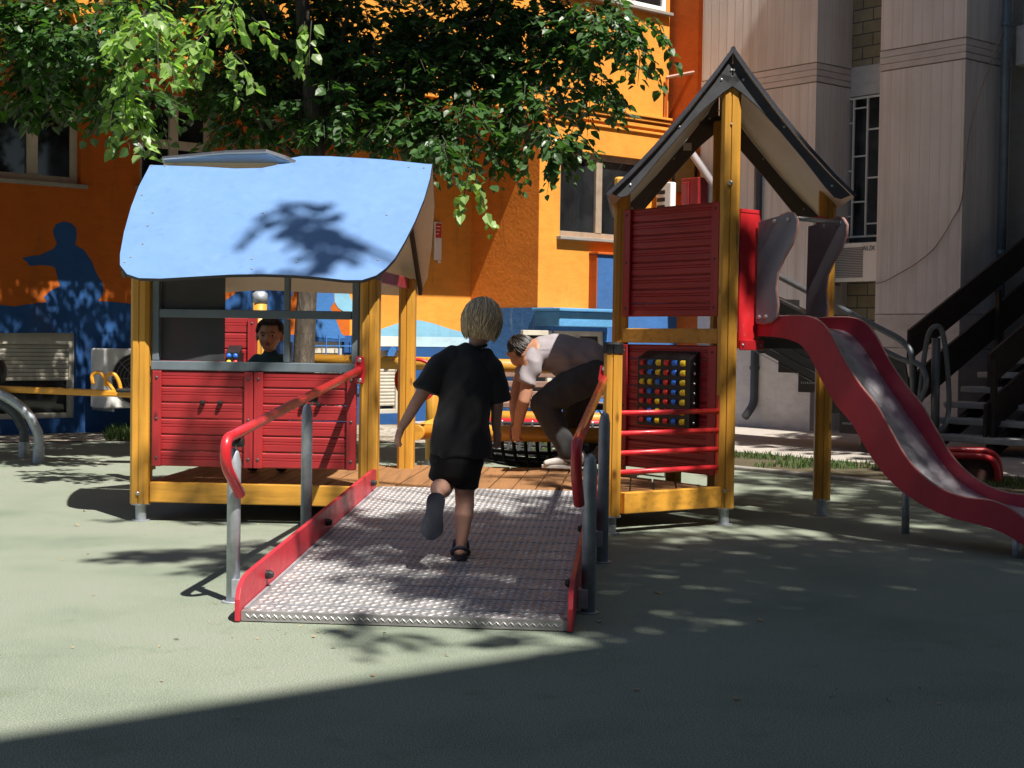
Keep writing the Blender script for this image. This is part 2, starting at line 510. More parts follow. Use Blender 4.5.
def plank_panel(o, ax, ay, w, z0, z1, n, parent, battens, th=.022, nm='panel', gap=.006, mat=None, tongue=True):
    """horizontal planks with a rounded profile, upright battens on the face; ax along, ay = outward"""
    mb = MB(); hgt = (z1 - z0) / n; rnd = random.Random(int(w * 1000) + n)
    for i in range(n):
        a = z0 + i * hgt + gap / 2; b = z0 + (i + 1) * hgt - gap / 2
        j = (rnd.random() - .5) * .003
        o2 = o + ay * j
        # plank face with two fine relief grooves
        a2 = a - (gap * .46 if tongue or i % 3 else 0); b2 = b + (gap * .46 if tongue or i % 3 else 0)
        prof = [(0, a2), (.008, a2), (.008, a), (th - .005, a), (th, a + .006)]
        for gz in (a + hgt * .45, a + hgt * .62):
            prof += [(th, gz - .003), (th - .0035, gz), (th, gz + .003)]
        prof += [(th, b - .006), (th - .005, b), (.008, b), (.008, b2), (0, b2)]
        vs = [o2 + ay * x + UP * z for x, z in prof]
        mb.prism(vs, ax * w)
    p = part(nm, mb, mat or M_wr, parent)
    for (x, bw) in battens:
        b = MB(); b.obox(o + ax * x + ay * (th + .001) + UP * (z0 + .002), ax * bw, ay * .02, UP * (z1 - z0 - .004))
        bt = part('batten', b, M_wrz, p, .004)
        k = MB()
        for zz in (z0 + .05, (z0 + z1) / 2, z1 - .04): knob(k, o + ax * (x + bw / 2) + ay * (th + .02) + UP * zz, ay, .008, .006)
        part('screws', k, M_dark, bt)
    return p

# ------------------------------------------------------------------ deck
deck = thing('wooden_platform', pg(1.95, .7), 'low wooden platform of brown planks between the blue roofed playhouse and the tower', 'platform')
PW = .132
mb = MB(); p = -.02
poly_tower = [(2.60, .02), (3.24, .49), (3.80, 1.10), (3.30, 1.68), (2.60, 1.60)]
def clip_strip(x0, x1, poly):       # Sutherland-Hodgman against x0 <= p <= x1
    def cl(pts, f, g):
        out = []
        for i in range(len(pts)):
            a, b = pts[i], pts[(i + 1) % len(pts)]
            if f(a): out.append(a)
            if f(a) != f(b): out.append(g(a, b))
        return out
    at = lambda X: (lambda a, b: (X, a[1] + (b[1] - a[1]) * (X - a[0]) / (b[0] - a[0])))
    q = cl(poly, lambda a: a[0] >= x0, at(x0))
    return cl(q, lambda a: a[0] <= x1, at(x1)) if q else q
rd = random.Random(3)
whole = [(.0, .045), (2.60, .045), (3.24, .50), (2.66, 1.20), (2.6, 1.56), (1.36, 1.52), (0, 1.36)]
while p < 3.8:
    q = clip_strip(p, p + PW - .008, whole)
    if len(q) > 2:
        dz = (rd.random() - .5) * .003
        mb.prism([pg(x, y, .216 + dz) for x, y in q], (0, 0, -.034))
    p += PW
part('planks', mb, M_wy[1] if False else wood('deck_plank_wood', (.30, .145, .058), (.12, .055, .025), 1, .55, .35, 0), deck, .003)
b = MB(); b.obox(pg(.055, -.022, .108), pgv(1.19, 0), pgv(0, .045), UP * .115); part('edge_beam', b, M_wy[0], deck, .006)
b = MB(); b.obox(pg(1.36, -.02, .09), pgv(1.19, 0), pgv(0, .045), UP * .088); part('edge_beam', b, M_wy[0], deck, .006)
F_ = pg(3.29, .50); R_ = pg(3.92, 1.12); L_ = pg(2.665, 1.165); B_ = pg(3.30, 1.79); S_ = pg(2.648, -.045)
d = (F_ - S_).normalized(); nn = V((d.y, -d.x, 0))
b = MB(); b.obox(S_ + d * .06 + nn * .0 + UP * .108, d * ((F_ - S_).length - .12), nn * .045, UP * .118); part('edge_beam', b, M_wy[0], deck, .006)
b = MB(); b.obox(pg(.055, 1.33, .1), pgv(2.5, 0), pgv(0, .045), UP * .08); part('edge_beam', b, M_wy[0], deck, .006)
for q in (.45, .95):
    b = MB(); b.obox(pg(.03, q, .1), pgv(2.55, 0), pgv(0, .05), UP * .08); part('joist', b, M_wy[0], deck)

# ------------------------------------------------------------------ playhouse
house = thing('playhouse', pg(.65, .65), 'small wooden playhouse with blue curved roof, red plank walls and yellow posts', 'playhouse')
for (p, q, z) in ((0, 0, 1.40), (1.3, 0, 1.42), (0, 1.3, 1.42), (1.3, 1.3, 1.42)):
    po = add_post(house, pg(p, q), z)
    k = MB(); knob(k, pg(p, q - .053, .16), FN, .011, .01); knob(k, pg(p + .053, q, .2), PA, .011, .01)
    part('bolt', k, M_bolt, po)
# front low wall: two plank leaves
wl = plank_panel(pg(.075, .0, 0), PA, FN, .575, .312, .852, 6, house, [(.0, .05), (.525, .05)], nm='front_panel', tongue=False)
wr = plank_panel(pg(.655, .0, 0), PA, FN, .575, .312, .852, 6, house, [(.0, .05), (.525, .05)], nm='front_panel', tongue=False)
k = MB()
for x in (.36, .46, .93, 1.02): knob(k, pg(x, -.022, .675), FN, .015, .03)
part('bolt', k, M_black, wl)
plank_panel(pg(.0, .07, 0), PB, -PA, 1.16, .312, .852, 6, house, [(.0, .06), (1.10, .06)], nm='side_panel', mat=wood('red_wood_side', REDW, (.12, .01, .012), 1, .36, .28))
# window frame in the front opening
wf = MB()
o = pg(.06, -.012, 0)
def fr(x0, x1, z0, z1, dpt=.05, y0=-.012): wf.obox(pg(x0, y0, z0), pgv(x1 - x0, 0), pgv(0, dpt), UP * (z1 - z0))
fr(.062, 1.238, .854, .905, .07, -.03)                   # sill
fr(.062, .10, .907, 1.415); fr(1.198, 1.238, .907, 1.415)
fr(.102, 1.196, 1.150, 1.196); fr(.102, 1.196, 1.385, 1.415, .045)
fr(.813, .845, .907, 1.148, .04); fr(.813, .845, 1.198, 1.383, .04)
win = part('window_frame', wf, M_frame, house, .004)
t = MB(); t.obox(pg(.102, .026, .907), pgv(.365, 0), pgv(0, .008), UP * .48); part('tinted_pane', t, M_tint, win)
t = MB(); t.obox(pg(.80, .030, .907), pgv(.055, 0), pgv(0, .012), UP * .115); part('sill_bracket', t, M_galv, win, .012)
# eave beams under the roof
for nm, a, c in (('cross_beam', pg(1.3, .06, 1.40), pg(1.3, 1.24, 1.40)), ('cross_beam', pg(0, .06, 1.40), pg(0, 1.24, 1.40))):
    b = MB(); b.bar(a, c, .035, .07); part(nm, b, M_wr, house, .004)
# roof: two sloping boards that pass each other at the ridge
RZ, EZ, HR, HE = 2.105, 1.385, .65, -.19
sl = V((0, HE - HR, EZ - RZ)); SLF = (PB * (HE - HR) + UP * (EZ - RZ)).normalized()
nF = PA.cross(-SLF).normalized()
if nF.z < 0: nF = -nF
ro = pg(0, HR, RZ)
front_px = [(150, 165), (200, 166.5), (235, 168.5), (262, 168), (276, 165), (288, 158.5), (302, 156), (330, 156.2), (385, 159.5), (432, 164.5),
            (430, 178), (424, 199), (415, 221), (405, 241), (395, 258), (386, 268), (376, 275.5), (362, 280), (345, 280), (318, 277), (290, 275),
            (262, 274), (230, 274.5), (195, 276.5), (160, 278.5), (139, 278), (127, 274), (120, 265), (120, 254), (124, 232), (131, 207), (139, 186)]
rp = [PL(x, y, ro, nF) for x, y in front_px]
def board(pts, n, th=.020):
    mb = MB(); k = len(pts)
    top = [p + n * .0 for p in pts]; bot = [p - n * th for p in pts]
    nr = V((0, 0, 0))
    for i in range(k): nr += pts[i].cross(pts[(i + 1) % k])
    if nr.dot(n) < 0: top, bot = top[::-1], bot[::-1]
    mb.cur = 0; mb.add(top, [tuple(range(k))])
    mb.cur = 1; mb.add(bot, [tuple(range(k - 1, -1, -1))])
    mb.cur = 2; mb.add(bot + top, [(i, (i + 1) % k, k + (i + 1) % k, k + i) for i in range(k)])
    return mb
rf = part('roof_board', board(rp, nF), [M_roofblue, M_cream, M_roofedge], house)
k = MB()
for x, y in ((152, 166), (165, 166), (142, 195), (263, 213), (387, 215), (153, 213), (148, 226), (143, 244), (131, 257), (125, 262), (252, 259), (252, 269), (297, 262), (378, 260), (409, 167), (424, 168)):
    c = PL(x, y, ro, nF); k.tube([c - nF * .002, c + nF * .004], .007, 8)
part('screws', k, M_bolt, rf)
SLB = (PB * (HR - HE) + UP * (EZ - RZ)).normalized()
nB = PA.cross(SLB).normalized()
if nB.z < 0: nB = -nB
rb = []
inv = lambda w: ((w - PO).dot(PA), (w - PO).dot(PB), w.z)
back = [(-.10, -.03), (-.10, .98), (-.06, 1.10), (.02, 1.16), (.3, 1.13), (.65, 1.15), (1.0, 1.16), (1.28, 1.17), (1.355, 1.12), (1.41, 1.0), (1.47, .7), (1.52, .35), (1.54, .02),
        (1.2, .03), (.9, .03), (.76, .03), (.66, -.04), (.55, -.090), (.3, -.080)]
rbp = [ro + PA * (x - 0.0) + SLB * s + UP * .002 + PB * .003 for x, s in back]
part('roof_board', board(rbp, nB), [M_roofblue, M_cream, M_roofedge], house)
fl = [(-.085, -.03), (-.085, -.004), (.70, -.004), (.655, -.028), (.56, -.076), (.3, -.068)]
m = MB(); m.prism([ro + PA * x + SLB * s - nB * .0195 + PB * .003 for x, s in fl], nB * -.004)
part('ridge_flap', m, plain('blue_grey_board', (.30, .40, .52), .45, 0, .05, 4), house)
# barge boards under the roof edges at both gables
for x in (1.36, -.07):
    b = MB()
    b.bar(ro + PA * x + SLB * .06 - nB * .05, ro + PA * x + SLB * 1.10 - nB * .05, .022, .055, nB)
    part('rafter', b, M_brown if x > 0 else M_dark, house, .004)
    b = MB(); b.bar(ro + PA * x + SLF * .06 - nF * .05, ro + PA * x + SLF * 1.05 - nF * .05, .022, .055, nF)
    part('rafter', b, M_dark, house, .004)
# the red play hoop on the rear right post
h = MB(); c = pg(1.345, 1.42, .78)
h.tube([c + PA * .135 * math.cos(a) + UP * .135 * math.sin(a) for a in [i * 2 * PI / 28 for i in range(28)]], .012, 8, closed=True)
part('grab_ring', h, M_red, house, smooth=True)
# ------------------------------------------------------------------ ramp
rampt = thing('ramp', pg(1.95, -1.4), 'sloping metal chequer plate ramp with red side boards and red handrails', 'ramp')
Q0, Q1 = -2.81, .03
def rz(q): return .040 + (.224 - .040) * (q - Q0) / (Q1 - Q0)
RP0, RP1 = 1.352, 2.552
sdir = (pg(0, Q1, rz(Q1)) - pg(0, Q0, rz(Q0))).normalized(); sn = PA.cross(sdir).normalized()
mb = MB()
mb.prism([pg(RP0, Q0, rz(Q0)), pg(RP0, Q1, rz(Q1)), pg(RP0, Q1, rz(Q1) - .03), pg(RP0, Q0 + .03, rz(Q0) - .036), pg(RP0, Q0, .004)], PA * (RP1 - RP0))
M_tplate = plain('chequer_plate', (.27, .262, .262), .40, .30, .25, 9, .08, 120); M_loz = plain('worn_tread_steel', (.54, .52, .515), .36, .45, .15, 14)
plate = part('plate', mb, M_tplate, rampt)
mb = MB(); nx, ny = 40, 92
ln = (pg(0, Q1, rz(Q1)) - pg(0, Q0, rz(Q0))).length
for j in range(ny):
    for i in range(nx):
        c = pg(RP0 + .02 + (i + .5) * (RP1 - RP0 - .04) / nx, Q0, rz(Q0)) + sdir * (.012 + (j + .5) * (ln - .02) / ny)
        s = 1 if (i + j) % 2 else -1
        a = (PA * .72 + sdir * .70 * s); w = (PA * .70 * -s + sdir * .72)
        hl, hw, hh = .0165, .0058, .0030
        mb.add([c - a * hl, c - w * hw, c + a * hl, c + w * hw, c - a * hl * .35 + sn * hh, c + a * hl * .35 + sn * hh],
               [(0, 1, 4), (1, 5, 4), (1, 2, 5), (2, 3, 5), (3, 4, 5), (3, 0, 4)])
mbf = MB()
for i in range(44):
    for s2 in (0, 1):
        c = pg(RP0 + .02 + (i + .5 * s2 + .25) * (RP1 - RP0 - .04) / 44, Q0 - .001, .022)
        a = (PA * .7 + UP * (.7 if s2 else -.7)); w = (PA * .7 + UP * (-.7 if s2 else .7))
        mb.add([c - a * .014, c - w * .003, c + a * .014, c + w * .003, c + FN * .003], [(0, 1, 4), (1, 2, 4), (2, 3, 4), (3, 0, 4)])
part('tread_pattern', mb, M_loz, plate)
mb = MB()
for j in range(15):                                   # the seams where the plate is folded
    c = pg(RP0 + .004, Q0, rz(Q0)) + sdir * (.11 + j * (ln - .1) / 15)
    mb.bar(c + sn * .0012, c + PA * (RP1 - RP0 - .008) + sn * .0012, .010, .003, sn)
part('seams', mb, plain('seam_steel', (.30, .32, .35), .4, .3), plate)
# side boards
for side in (0, 1):
    x = RP0 - .020 if not side else RP1 + .001
    lo = lambda q: pg(x, q, rz(q) - .035)
    hi = lambda q, e=.118: pg(x, q, rz(q) + e)
    pts = [pg(x, Q0 - .02, .004), pg(x, Q0 - .02, rz(Q0) + .045), pg(x, Q0 + .00, rz(Q0) + .085), pg(x, Q0 + .05, rz(Q0) + .112), hi(Q0 + .12)]
    pts += [hi(-.10, .115), hi(-.035, .10), pg(x, -.035, rz(0) - .03), lo(Q0 + .3), pg(x, Q0 + .1, .004)]
    m = MB(); m.prism(pts, PA * .019)
    sb = part('side_board', m, M_redhpl, rampt, .003)
    k = MB()
    for q in (-2.45, -1.35, -.2):
        knob(k, pg(x + (.019 if not side else 0), q, rz(q) + .055), PA if not side else -PA, .017, .03)
    part('knob', k, M_black if not side else M_black, sb)
    m = MB(); e = .004                                # pale angle strip where the plate meets the board
    xx = RP0 + .002 if not side else RP1 - .014
    m.bar(pg(xx + .006, Q0 + .03, rz(Q0 + .03) + .004), pg(xx + .006, -.05, rz(-.05) + .004), .012, .006)
    part('edge_strip', m, M_galv, sb)
# handrails on grey posts
for side in (0, 1):
    sx = 1 if not side else -1
    top = pg(1.255 if not side else 2.60, -.075, .872 if not side else .845)
    bot = pg(1.225 if not side else 2.565, -2.46, .655 if not side else .665)
    end = bot + FN * .035 + UP * -.215 + PA * .018 * sx
    bot2 = bot + FN * .13
    if not side: path = bend([top, bot2, bot2 + UP * -.10 , pg(1.243, -2.44, .43)], .11, 8)
    else: path = bend([top, bot2, bot2 + UP * -.11, pg(2.575, -2.50, .43)], .11, 8)
    h = MB(); h.tube(path, .0215, 14)
    hr = part('handrail', h, M_red, rampt, smooth=True)
    m = MB(); pc = top + PB * .02
    pf = [(-.022, -.075), (.022, -.075), (.032, 0), (.022, .075), (-.022, .075), (-.032, 0)]
    m.prism([pc + PA * a + UP * (b_ + .0) for a, b_ in pf], FN * .012)
    pl_ = part('mounting_plate', m, M_red, hr, .006)
    k = MB(); knob(k, pc + UP * .055 + FN * .012, FN, .012, .012); knob(k, pc - UP * .055 + FN * .012, FN, .012, .012)
    part('bolt', k, M_bolt, pl_)
    for q in (-1.10, -2.42):
        px_ = (1.20 if q > -2 else 1.212) if not side else (2.632 if q > -2 else 2.612)
        zt = top.z + (bot.z - top.z) * (q + .075) / (-2.46 + .075) - .055
        m = MB(); m.tube([pg(px_, q, 0), pg(px_, q, zt - .05), pg(px_, q, zt - .012), pg(px_ + .008 * sx, q + .0, zt)], [.027, .027, .020, .012], 14)
        m.tube([pg(px_, q, 0), pg(px_, q, .006)], .045, 14)
        po = part('rail_post', m, M_galv if not side else plain('galvanised_steel_dull', (.34, .38, .42), .4, .45, .15, 20), rampt, smooth=False)
        for f in po.data.polygons: f.use_smooth = len(f.vertices) == 4
        m = MB(); rx = (top + (bot - top) * ((q + .075) / (-2.385)))
        m.bar(pg(px_ + .004 * sx, q, zt - .03), V(rx) - UP * .012, .022, .006); part('saddle', m, M_galv, po)
        m = MB(); cc = (pg(px_ + .01 * sx, q, zt) + rx) / 2; m.tube([cc - PA * .02 * sx - FN * .0, cc + PA * .025 * sx], [.016, .018], 10); part('knob', m, M_black, po)
        m = MB(); zz = rz(q) - .075
        x2 = RP0 - .02 if not side else RP1 + .02
        m.obox(pg(min(px_, x2), q - .03, max(zz, .02)), pgv(abs(x2 - px_), 0), pgv(0, .06), UP * .075); part('bracket', m, M_galv, po, .003)

# ------------------------------------------------------------------ tower
tower = thing('play_tower', pg(3.29, 1.15), 'tall wooden play tower with dark pitched roof, red panels and yellow posts', 'play tower')
w1 = (F_ - L_).normalized(); n1 = V((w1.y, -w1.x, 0))           # left face (looks at the house)
if n1.dot(V((-1, -1, 0))) < 0: n1 = -n1
w2 = (R_ - F_).normalized(); n2 = V((w2.y, -w2.x, 0))           # right face (slide)
if n2.y > 0: n2 = -n2
LEN1 = (F_ - L_).length; LEN2 = (R_ - F_).length
fp = add_post(tower, F_, 2.63, PA, PB, .108)
k = MB(); knob(k, F_ + FN * .054 + UP * 1.965, FN, .014, .012); knob(k, F_ + FN * .054 + UP * .2, FN, .01, .008); knob(k, F_ + FN * .054 + UP * 2.3, FN, .006, .006)
part('bolt', k, M_bolt, fp)
for c, z in ((L_, 2.06), (R_, 2.06), (B_, 2.50)): add_post(tower, c, z, PA, PB, .100)
sp_ = add_post(tower, S_, 1.00, PA, PB, .100, foot=True)
m = post_mb(S_, .985, 1.035, .108, PA, PB); part('cap', m, M_black, sp_)
M_wrd = wood('red_wood_tower', REDW, (.16, .012, .014), 0, .36, .16, .15, math.atan2(-w1.y, w1.x))
# panels on the left face
lp = plank_panel(L_ + w1 * .05 - n1 * .01, w1, n1, LEN1 - .1, .275, 1.035, 9, tower, mat=M_wrd, battens=[(.0, .05), (LEN1 - .17, .07)], nm='lower_panel')
up_ = plank_panel(L_ + w1 * .05 - n1 * .01, w1, n1, LEN1 - .1, 1.205, 1.868, 8, tower, mat=M_wrd, battens=[(.0, .06), (LEN1 - .16, .06)], nm='upper_panel')
b = MB(); b.obox(L_ + w1 * .05 - n1 * .03 + UP * 1.045, w1 * (LEN1 - .1), n1 * .06, UP * .088); part('platform_beam', b, M_wy[0], tower, .006)
b = MB(); b.obox(F_ + w2 * .05 - n2 * .03 + UP * 1.02, w2 * (LEN2 - .1), n2 * .05, UP * .09); part('platform_beam', b, M_brown, tower, .006)
b = MB(); b.prism([L_ + UP * 1.09, F_ + UP * 1.09, R_ + UP * 1.09, B_ + UP * 1.09], (0, 0, -.03)); part('platform_floor', b, M_deck, tower)
# bead frame
def abacus():
    ab_c = L_ + w1 * (LEN1 * .535) + n1 * .014
    W, H, D = .45, .452, .08; z0 = .548
    m = MB()
    o = ab_c - w1 * W / 2
    pr = [o + UP * z0, o + n1 * D + UP * z0, o + n1 * D + UP * (z0 + H - .045), o + UP * (z0 + H)]
    m.prism(pr, w1 * W)
    fr_ = part('bead_frame', m, M_black, tower, .006)
    cols = ['rbyrby', 'rbyrby', 'yybrby', 'rbrrby', 'rryrby', 'rbyrby', 'rbyrby']
    for r_ in range(7):
        for c_ in range(6):
            zz = z0 + H - .045 - .028 - r_ * .0575
            cc = o + w1 * (.048 + c_ * .069) + n1 * (D - .004) + UP * zz
            q = MB()
            q.tube([cc - w1 * .0175, cc - w1 * .0145, cc + w1 * .0145, cc + w1 * .0175], [.0145, .0185, .0185, .0145], 12)
            part('bead', q, {'r': B_red, 'b': B_blue, 'y': B_yel}[cols[r_][c_]], fr_, smooth=False)
    k = MB()
    for zz in [z0 + .03 + i * .0575 for i in range(7)]: knob(k, o + w1 * W + n1 * (D * .55) + UP * zz, w1, .008, .006)
    part('screws', k, M_bolt, fr_)
abacus()
# red climbing bars between the short post and the front post
for z in (.66, .548, .440, .335):
    b = MB(); a = S_ + d * .05 + PA * .0 + UP * (z - .002); c = F_ - d * .05 + UP * z
    b.tube([a, c], .0155, 12); part('climbing_bar', b, M_red, tower, smooth=True)
b = MB(); b.bar(F_ - d * .055 + UP * .30, F_ - d * .055 + UP * .75, .012, .03, d); part('bar_bracket', b, M_red, tower)
# red end boards of the slide side
for s0, s1 in ((.052, .225), (.745, LEN2 - .05)):
    b = MB(); b.obox(F_ + w2 * s0 + n2 * .028 + UP * 1.02, w2 * (s1 - s0), n2 * .016, UP * .79); eb = part('end_board', b, plain('bright_red_board', (.60, .018, .024), .4, 0, .05, 5), tower, .004)
    b = MB(); b.obox(F_ + w2 * s0 + n2 * .047 + UP * 1.805, w2 * (s1 - s0), n2 * -.03, UP * .02); part('cap_strip', b, M_red, eb)
    b = MB(); b.obox(F_ + w2 * s0 + n2 * .046 + UP * 1.01, w2 * (s1 - s0 + .03), n2 * .012, UP * .06); part('bottom_strip', b, M_red, eb, .004)
    k = MB()
    for x in (s0 + .02, s1 - .0): knob(k, F_ + w2 * x + n2 * .058 + UP * 1.04, n2, .008, .006)
    part('bolt', k, M_bolt, eb)
# pitched roof, ridge running from front to back
M_fasc = plain('brown_grey_board', (.11, .10, .095), .45, 0, .1, 6)
TQ0, TQ1, TP = .40, 1.97, 3.29
RIDGE, EAVE, HWD = 2.735, 1.905, .685
for sgn in (-1, 1):
    sl_ = (PA * sgn * HWD + UP * (EAVE - RIDGE)); L3 = sl_.length; sd_ = sl_.normalized()
    nt_ = PB.cross(sd_); nt_ = nt_ if nt_.z > 0 else -nt_
    o = pg(TP, TQ0, RIDGE)
    mb = MB(); pts = []
    prof = [0, .15, .4, .65, .85, 1.0]
    sag = [0, -.012, -.022, -.02, -.008, .012]
    mb2 = MB()
    top = [o + sd_ * (L3 + .02) * t + nt_ * s for t, s in zip(prof, sag)]
    bot = [q - nt_ * .02 for q in top]
    n_ = len(top); e = PB * (TQ1 - TQ0); mb = MB()
    allp = [top, [q + e for q in top], [q + e for q in bot], bot]
    vs = sum(allp, [])
    for i in range(n_ - 1):
        mb.cur = 0; mb.add([allp[0][i], allp[0][i + 1], allp[1][i + 1], allp[1][i]], [(0, 1, 2, 3) if sgn > 0 else (3, 2, 1, 0)])
        mb.cur = 1; mb.add([allp[3][i], allp[3][i + 1], allp[2][i + 1], allp[2][i]], [(3, 2, 1, 0) if sgn > 0 else (0, 1, 2, 3)])
        mb.cur = 2; mb.add([allp[0][i], allp[0][i + 1], allp[3][i + 1], allp[3][i]], [(3, 2, 1, 0) if sgn > 0 else (0, 1, 2, 3)])
        mb.add([allp[1][i], allp[1][i + 1], allp[2][i + 1], allp[2][i]], [(0, 1, 2, 3) if sgn > 0 else (3, 2, 1, 0)])
    mb.add([allp[0][-1], allp[1][-1], allp[2][-1], allp[3][-1]], [(0, 1, 2, 3)])
    part('roof_board', mb, [M_roofblue, M_cream, M_roofedge], tower)
    # curved fascia boards front and back
    for q in (TQ0 + .03, TQ1 - .06):
        oo = pg(TP, q, RIDGE)
        up_e = [oo + sd_ * (L3 * t) + nt_ * (s - .024) for t, s in zip(prof, sag)]
        dep = [.0, .145, .12, .115, .115, .11]
        lo_e = []
        lowpts = [(.045, .165), (.12, .155), (.22, .125), (.34, .104), (.5, .094), (.7, .090), (.88, .094), (.955, .09), (.985, .065), (.995, .03)]
        if q > 1: lowpts = [(.06, .25), (.2, .165), (.34, .14), (.6, .13), (.93, .13), (.99, .05)]
        lo_e = [oo + sd_ * (L3 * t) - nt_ * dd for t, dd in lowpts]
        cen = [pg(TP + .004 * sgn, q, RIDGE - .03), pg(TP + .004 * sgn, q, RIDGE - .165)]
        outl = [cen[0]] + up_e[1:] + lo_e[::-1] + [cen[1]]
        m = MB(); m.prism(outl, PB * .02)
        fb = part('fascia', m, M_dark if q < 1 else M_fasc, tower, .003)
        k = MB()
        for t, dd in ((.09, .09), (.17, .07), (.5, .06), (.9, .06)): knob(k, oo + sd_ * (L3 * t) - nt_ * dd, FN, .007, .005)
        part('screws', k, M_bolt, fb)
ck = pg(TP, 1.91 - .012, 0)
m = MB(); m.obox(pg(TP - .235, TQ1 - .075, 2.335), pgv(.055, 0), pgv(0, .008), UP * .05); part('sticker', m, M_white, tower)

# ------------------------------------------------------------------ slide
slide = thing('slide', (F_ + R_) / 2 + n2 * 1.0 - UP * ((F_ + R_) / 2).z, 'red slide with steel chute and grey side wings leaving the tower', 'slide')
SW = .405
so = F_ + w2 * .20 + n2 * .06
def prof_pts(px): 
    out = []
    for x, y in px:
        q = PL(x, y, so, w2); out.append(((q - so).dot(n2), q.z))
    return out
top_px = [(757, 320), (775, 317), (797, 316), (812, 318), (823, 325), (833, 340), (845, 363), (860, 386), (876, 406), (890, 431), (905, 457), (922, 476), (942, 490), (965, 498), (990, 501), (1008, 508), (1024, 519), (1040, 531)]
bot_px = [(757, 336), (775, 337), (790, 340), (802, 346), (812, 361), (823, 383), (836, 405), (852, 424), (868, 452), (884, 474), (904, 493), (928, 508), (952, 518), (980, 525), (1003, 533), (1024, 546), (1038, 556)]
tp = prof_pts(top_px); bt = prof_pts(bot_px)
M_slide = plain('red_slide_board', (.42, .022, .042), .33, 0, .08, 6, .04, 130)
tsm = spline([V((a, 0, z)) for a, z in tp], 3); bsm = spline([V((a, 0, z)) for a, z in bt], 3)
for wpos in (0, SW):
    m = MB()
    outl = [so + n2 * v.x + w2 * wpos + UP * v.z for v in tsm] + [so + n2 * v.x + w2 * wpos + UP * v.z for v in bsm[::-1]]
    k = len(outl)
    a = outl; b_ = [q + w2 * (.018) for q in outl]
    m.prism(a, w2 * .018)
    sdv = part('slide_wall', m, M_slide, slide)
    e = MB(); e.tube([so + n2 * v.x + w2 * (wpos + .009) + UP * (v.z + .001) for v in tsm], .0065, 6); part('rim', e, M_boardedge, sdv, smooth=True)
# chute: runs midway, deeper near the lip
m = MB(); mt = MB()
def at(prof, t):
    for i in range(len(prof) - 1):
        if prof[i].x <= t <= prof[i + 1].x: return prof[i].z + (prof[i + 1].z - prof[i].z) * (t - prof[i].x) / max(1e-6, prof[i + 1].x - prof[i].x)
    return prof[-1].z if t > prof[-1].x else prof[0].z
N = 48; tmax = min(tsm[-1].x, bsm[-1].x); row = []
bed = []
for i in range(N + 1):
    t = tmax * i / N; zt, zb = at(tsm, t), at(bsm, t)
    bed.append((t, zb + (zt - zb) * .50))
for k in range(2):
    row.append([so + n2 * t + w2 * (.017 if k == 0 else SW + .001) + UP * z for t, z in bed])
vs = row[0] + row[1]
n_ = N + 1
m.add(vs, [(i, i + 1, n_ + i + 1, n_ + i) for i in range(N)])
bot2 = [q - UP * .012 for q in vs]
m.add(bot2, [(n_ + i, n_ + i + 1, i + 1, i) for i in range(N)])
ch = part('chute', m, M_steel, slide, smooth=True)
# grey wings with the bar between
wing_px = [(761, 222), (782, 216), (790, 212.5), (796, 214), (799.5, 220), (799, 230), (794, 244), (786, 258), (780, 272), (778, 288), (780, 304), (779, 317), (773, 322), (766, 323.5), (758, 322.5)]
wp = []
for x, y in wing_px:
    q = PL(x, y, so, w2); wp.append(((q - so).dot(n2), q.z))
for wpos in (-.022, SW + .02):
    m = MB(); m.prism([so + n2 * a + w2 * wpos + UP * z for a, z in wp], w2 * .018)
    wg = part('side_wing', m, M_grey, slide, .002)
    e = MB(); e.tube([so + n2 * a + w2 * (wpos + .009) + UP * z for a, z in wp[1:]], .0075, 6); part('rim', e, M_boardedge, wg, smooth=True)
    k = MB()
    for a, z in (wp[3], wp[12], wp[1], wp[14]): 
        c = so + n2 * (a - .035 if a > .1 else a + .03) + w2 * wpos + UP * (z - .03 if z > 1.5 else z + .03); knob(k, c, -w2, .012, .01)
    part('bolt', k, M_bolt, wg)
m = MB(); cz = wp[3]
m.tube([so + n2 * (cz[0] - .03) + w2 * -.02 + UP * (cz[1] - .02), so + n2 * (cz[0] - .03) + w2 * (SW + .03) + UP * (cz[1] - .02)], .014, 12)
part('grab_bar', m, M_bolt, slide, smooth=True)
def t_at(px, o):
    dd = ray(px, 500); kk = dd.x / dd.y; return (kk * o.y - o.x) / (n2.x - kk * n2.y)
t_end = t_at(1018, so + w2 * .04); t_mid = t_at(906, so + w2 * (SW - .05))
for t, wv in ((t_end, .04), (t_end, SW - .03), (t_mid, SW - .05)):
    m = MB(); c = so + n2 * t + w2 * wv; zt = at(bsm, t) + .02
    m.tube([V((c.x, c.y, 0)), V((c.x, c.y, zt))], .022, 12); part('leg', m, M_galv, slide, smooth=True)

# ------------------------------------------------------------------ net climber behind the platform
net = thing('net_climber', pg(2.0, 3.0), 'sagging black rope net slung between round yellow logs behind the platform', 'climbing net')
NF, NR = 1.56, 3.4; nx0, nx1, nz = 1.22, 3.0, .435
m = MB(); m.tube([pg(nx0 + .0, NF, nz), pg(nx1, NF, nz)], .052, 16); part('log', m, M_wy[0], net, smooth=True)
m = MB(); m.tube([pg(nx0, NR, nz + .01), pg(nx1, NR, nz + .01)], .05, 16); part('log', m, M_wy[0], net, smooth=True)
m = MB(); m.tube([pg(.12, NR + .02, .865), pg(3.0, NR + .02, .835)], .052, 16); part('top_rail', m, M_wy[0], net, smooth=True)
for p_ in (nx0 + .12, nx1 - .1):
    m = MB(); m.tube([pg(p_, NF - .10, nz - .0), pg(p_, NR + .1, nz)], .05, 14); part('log', m, M_wy[1], net, smooth=True)
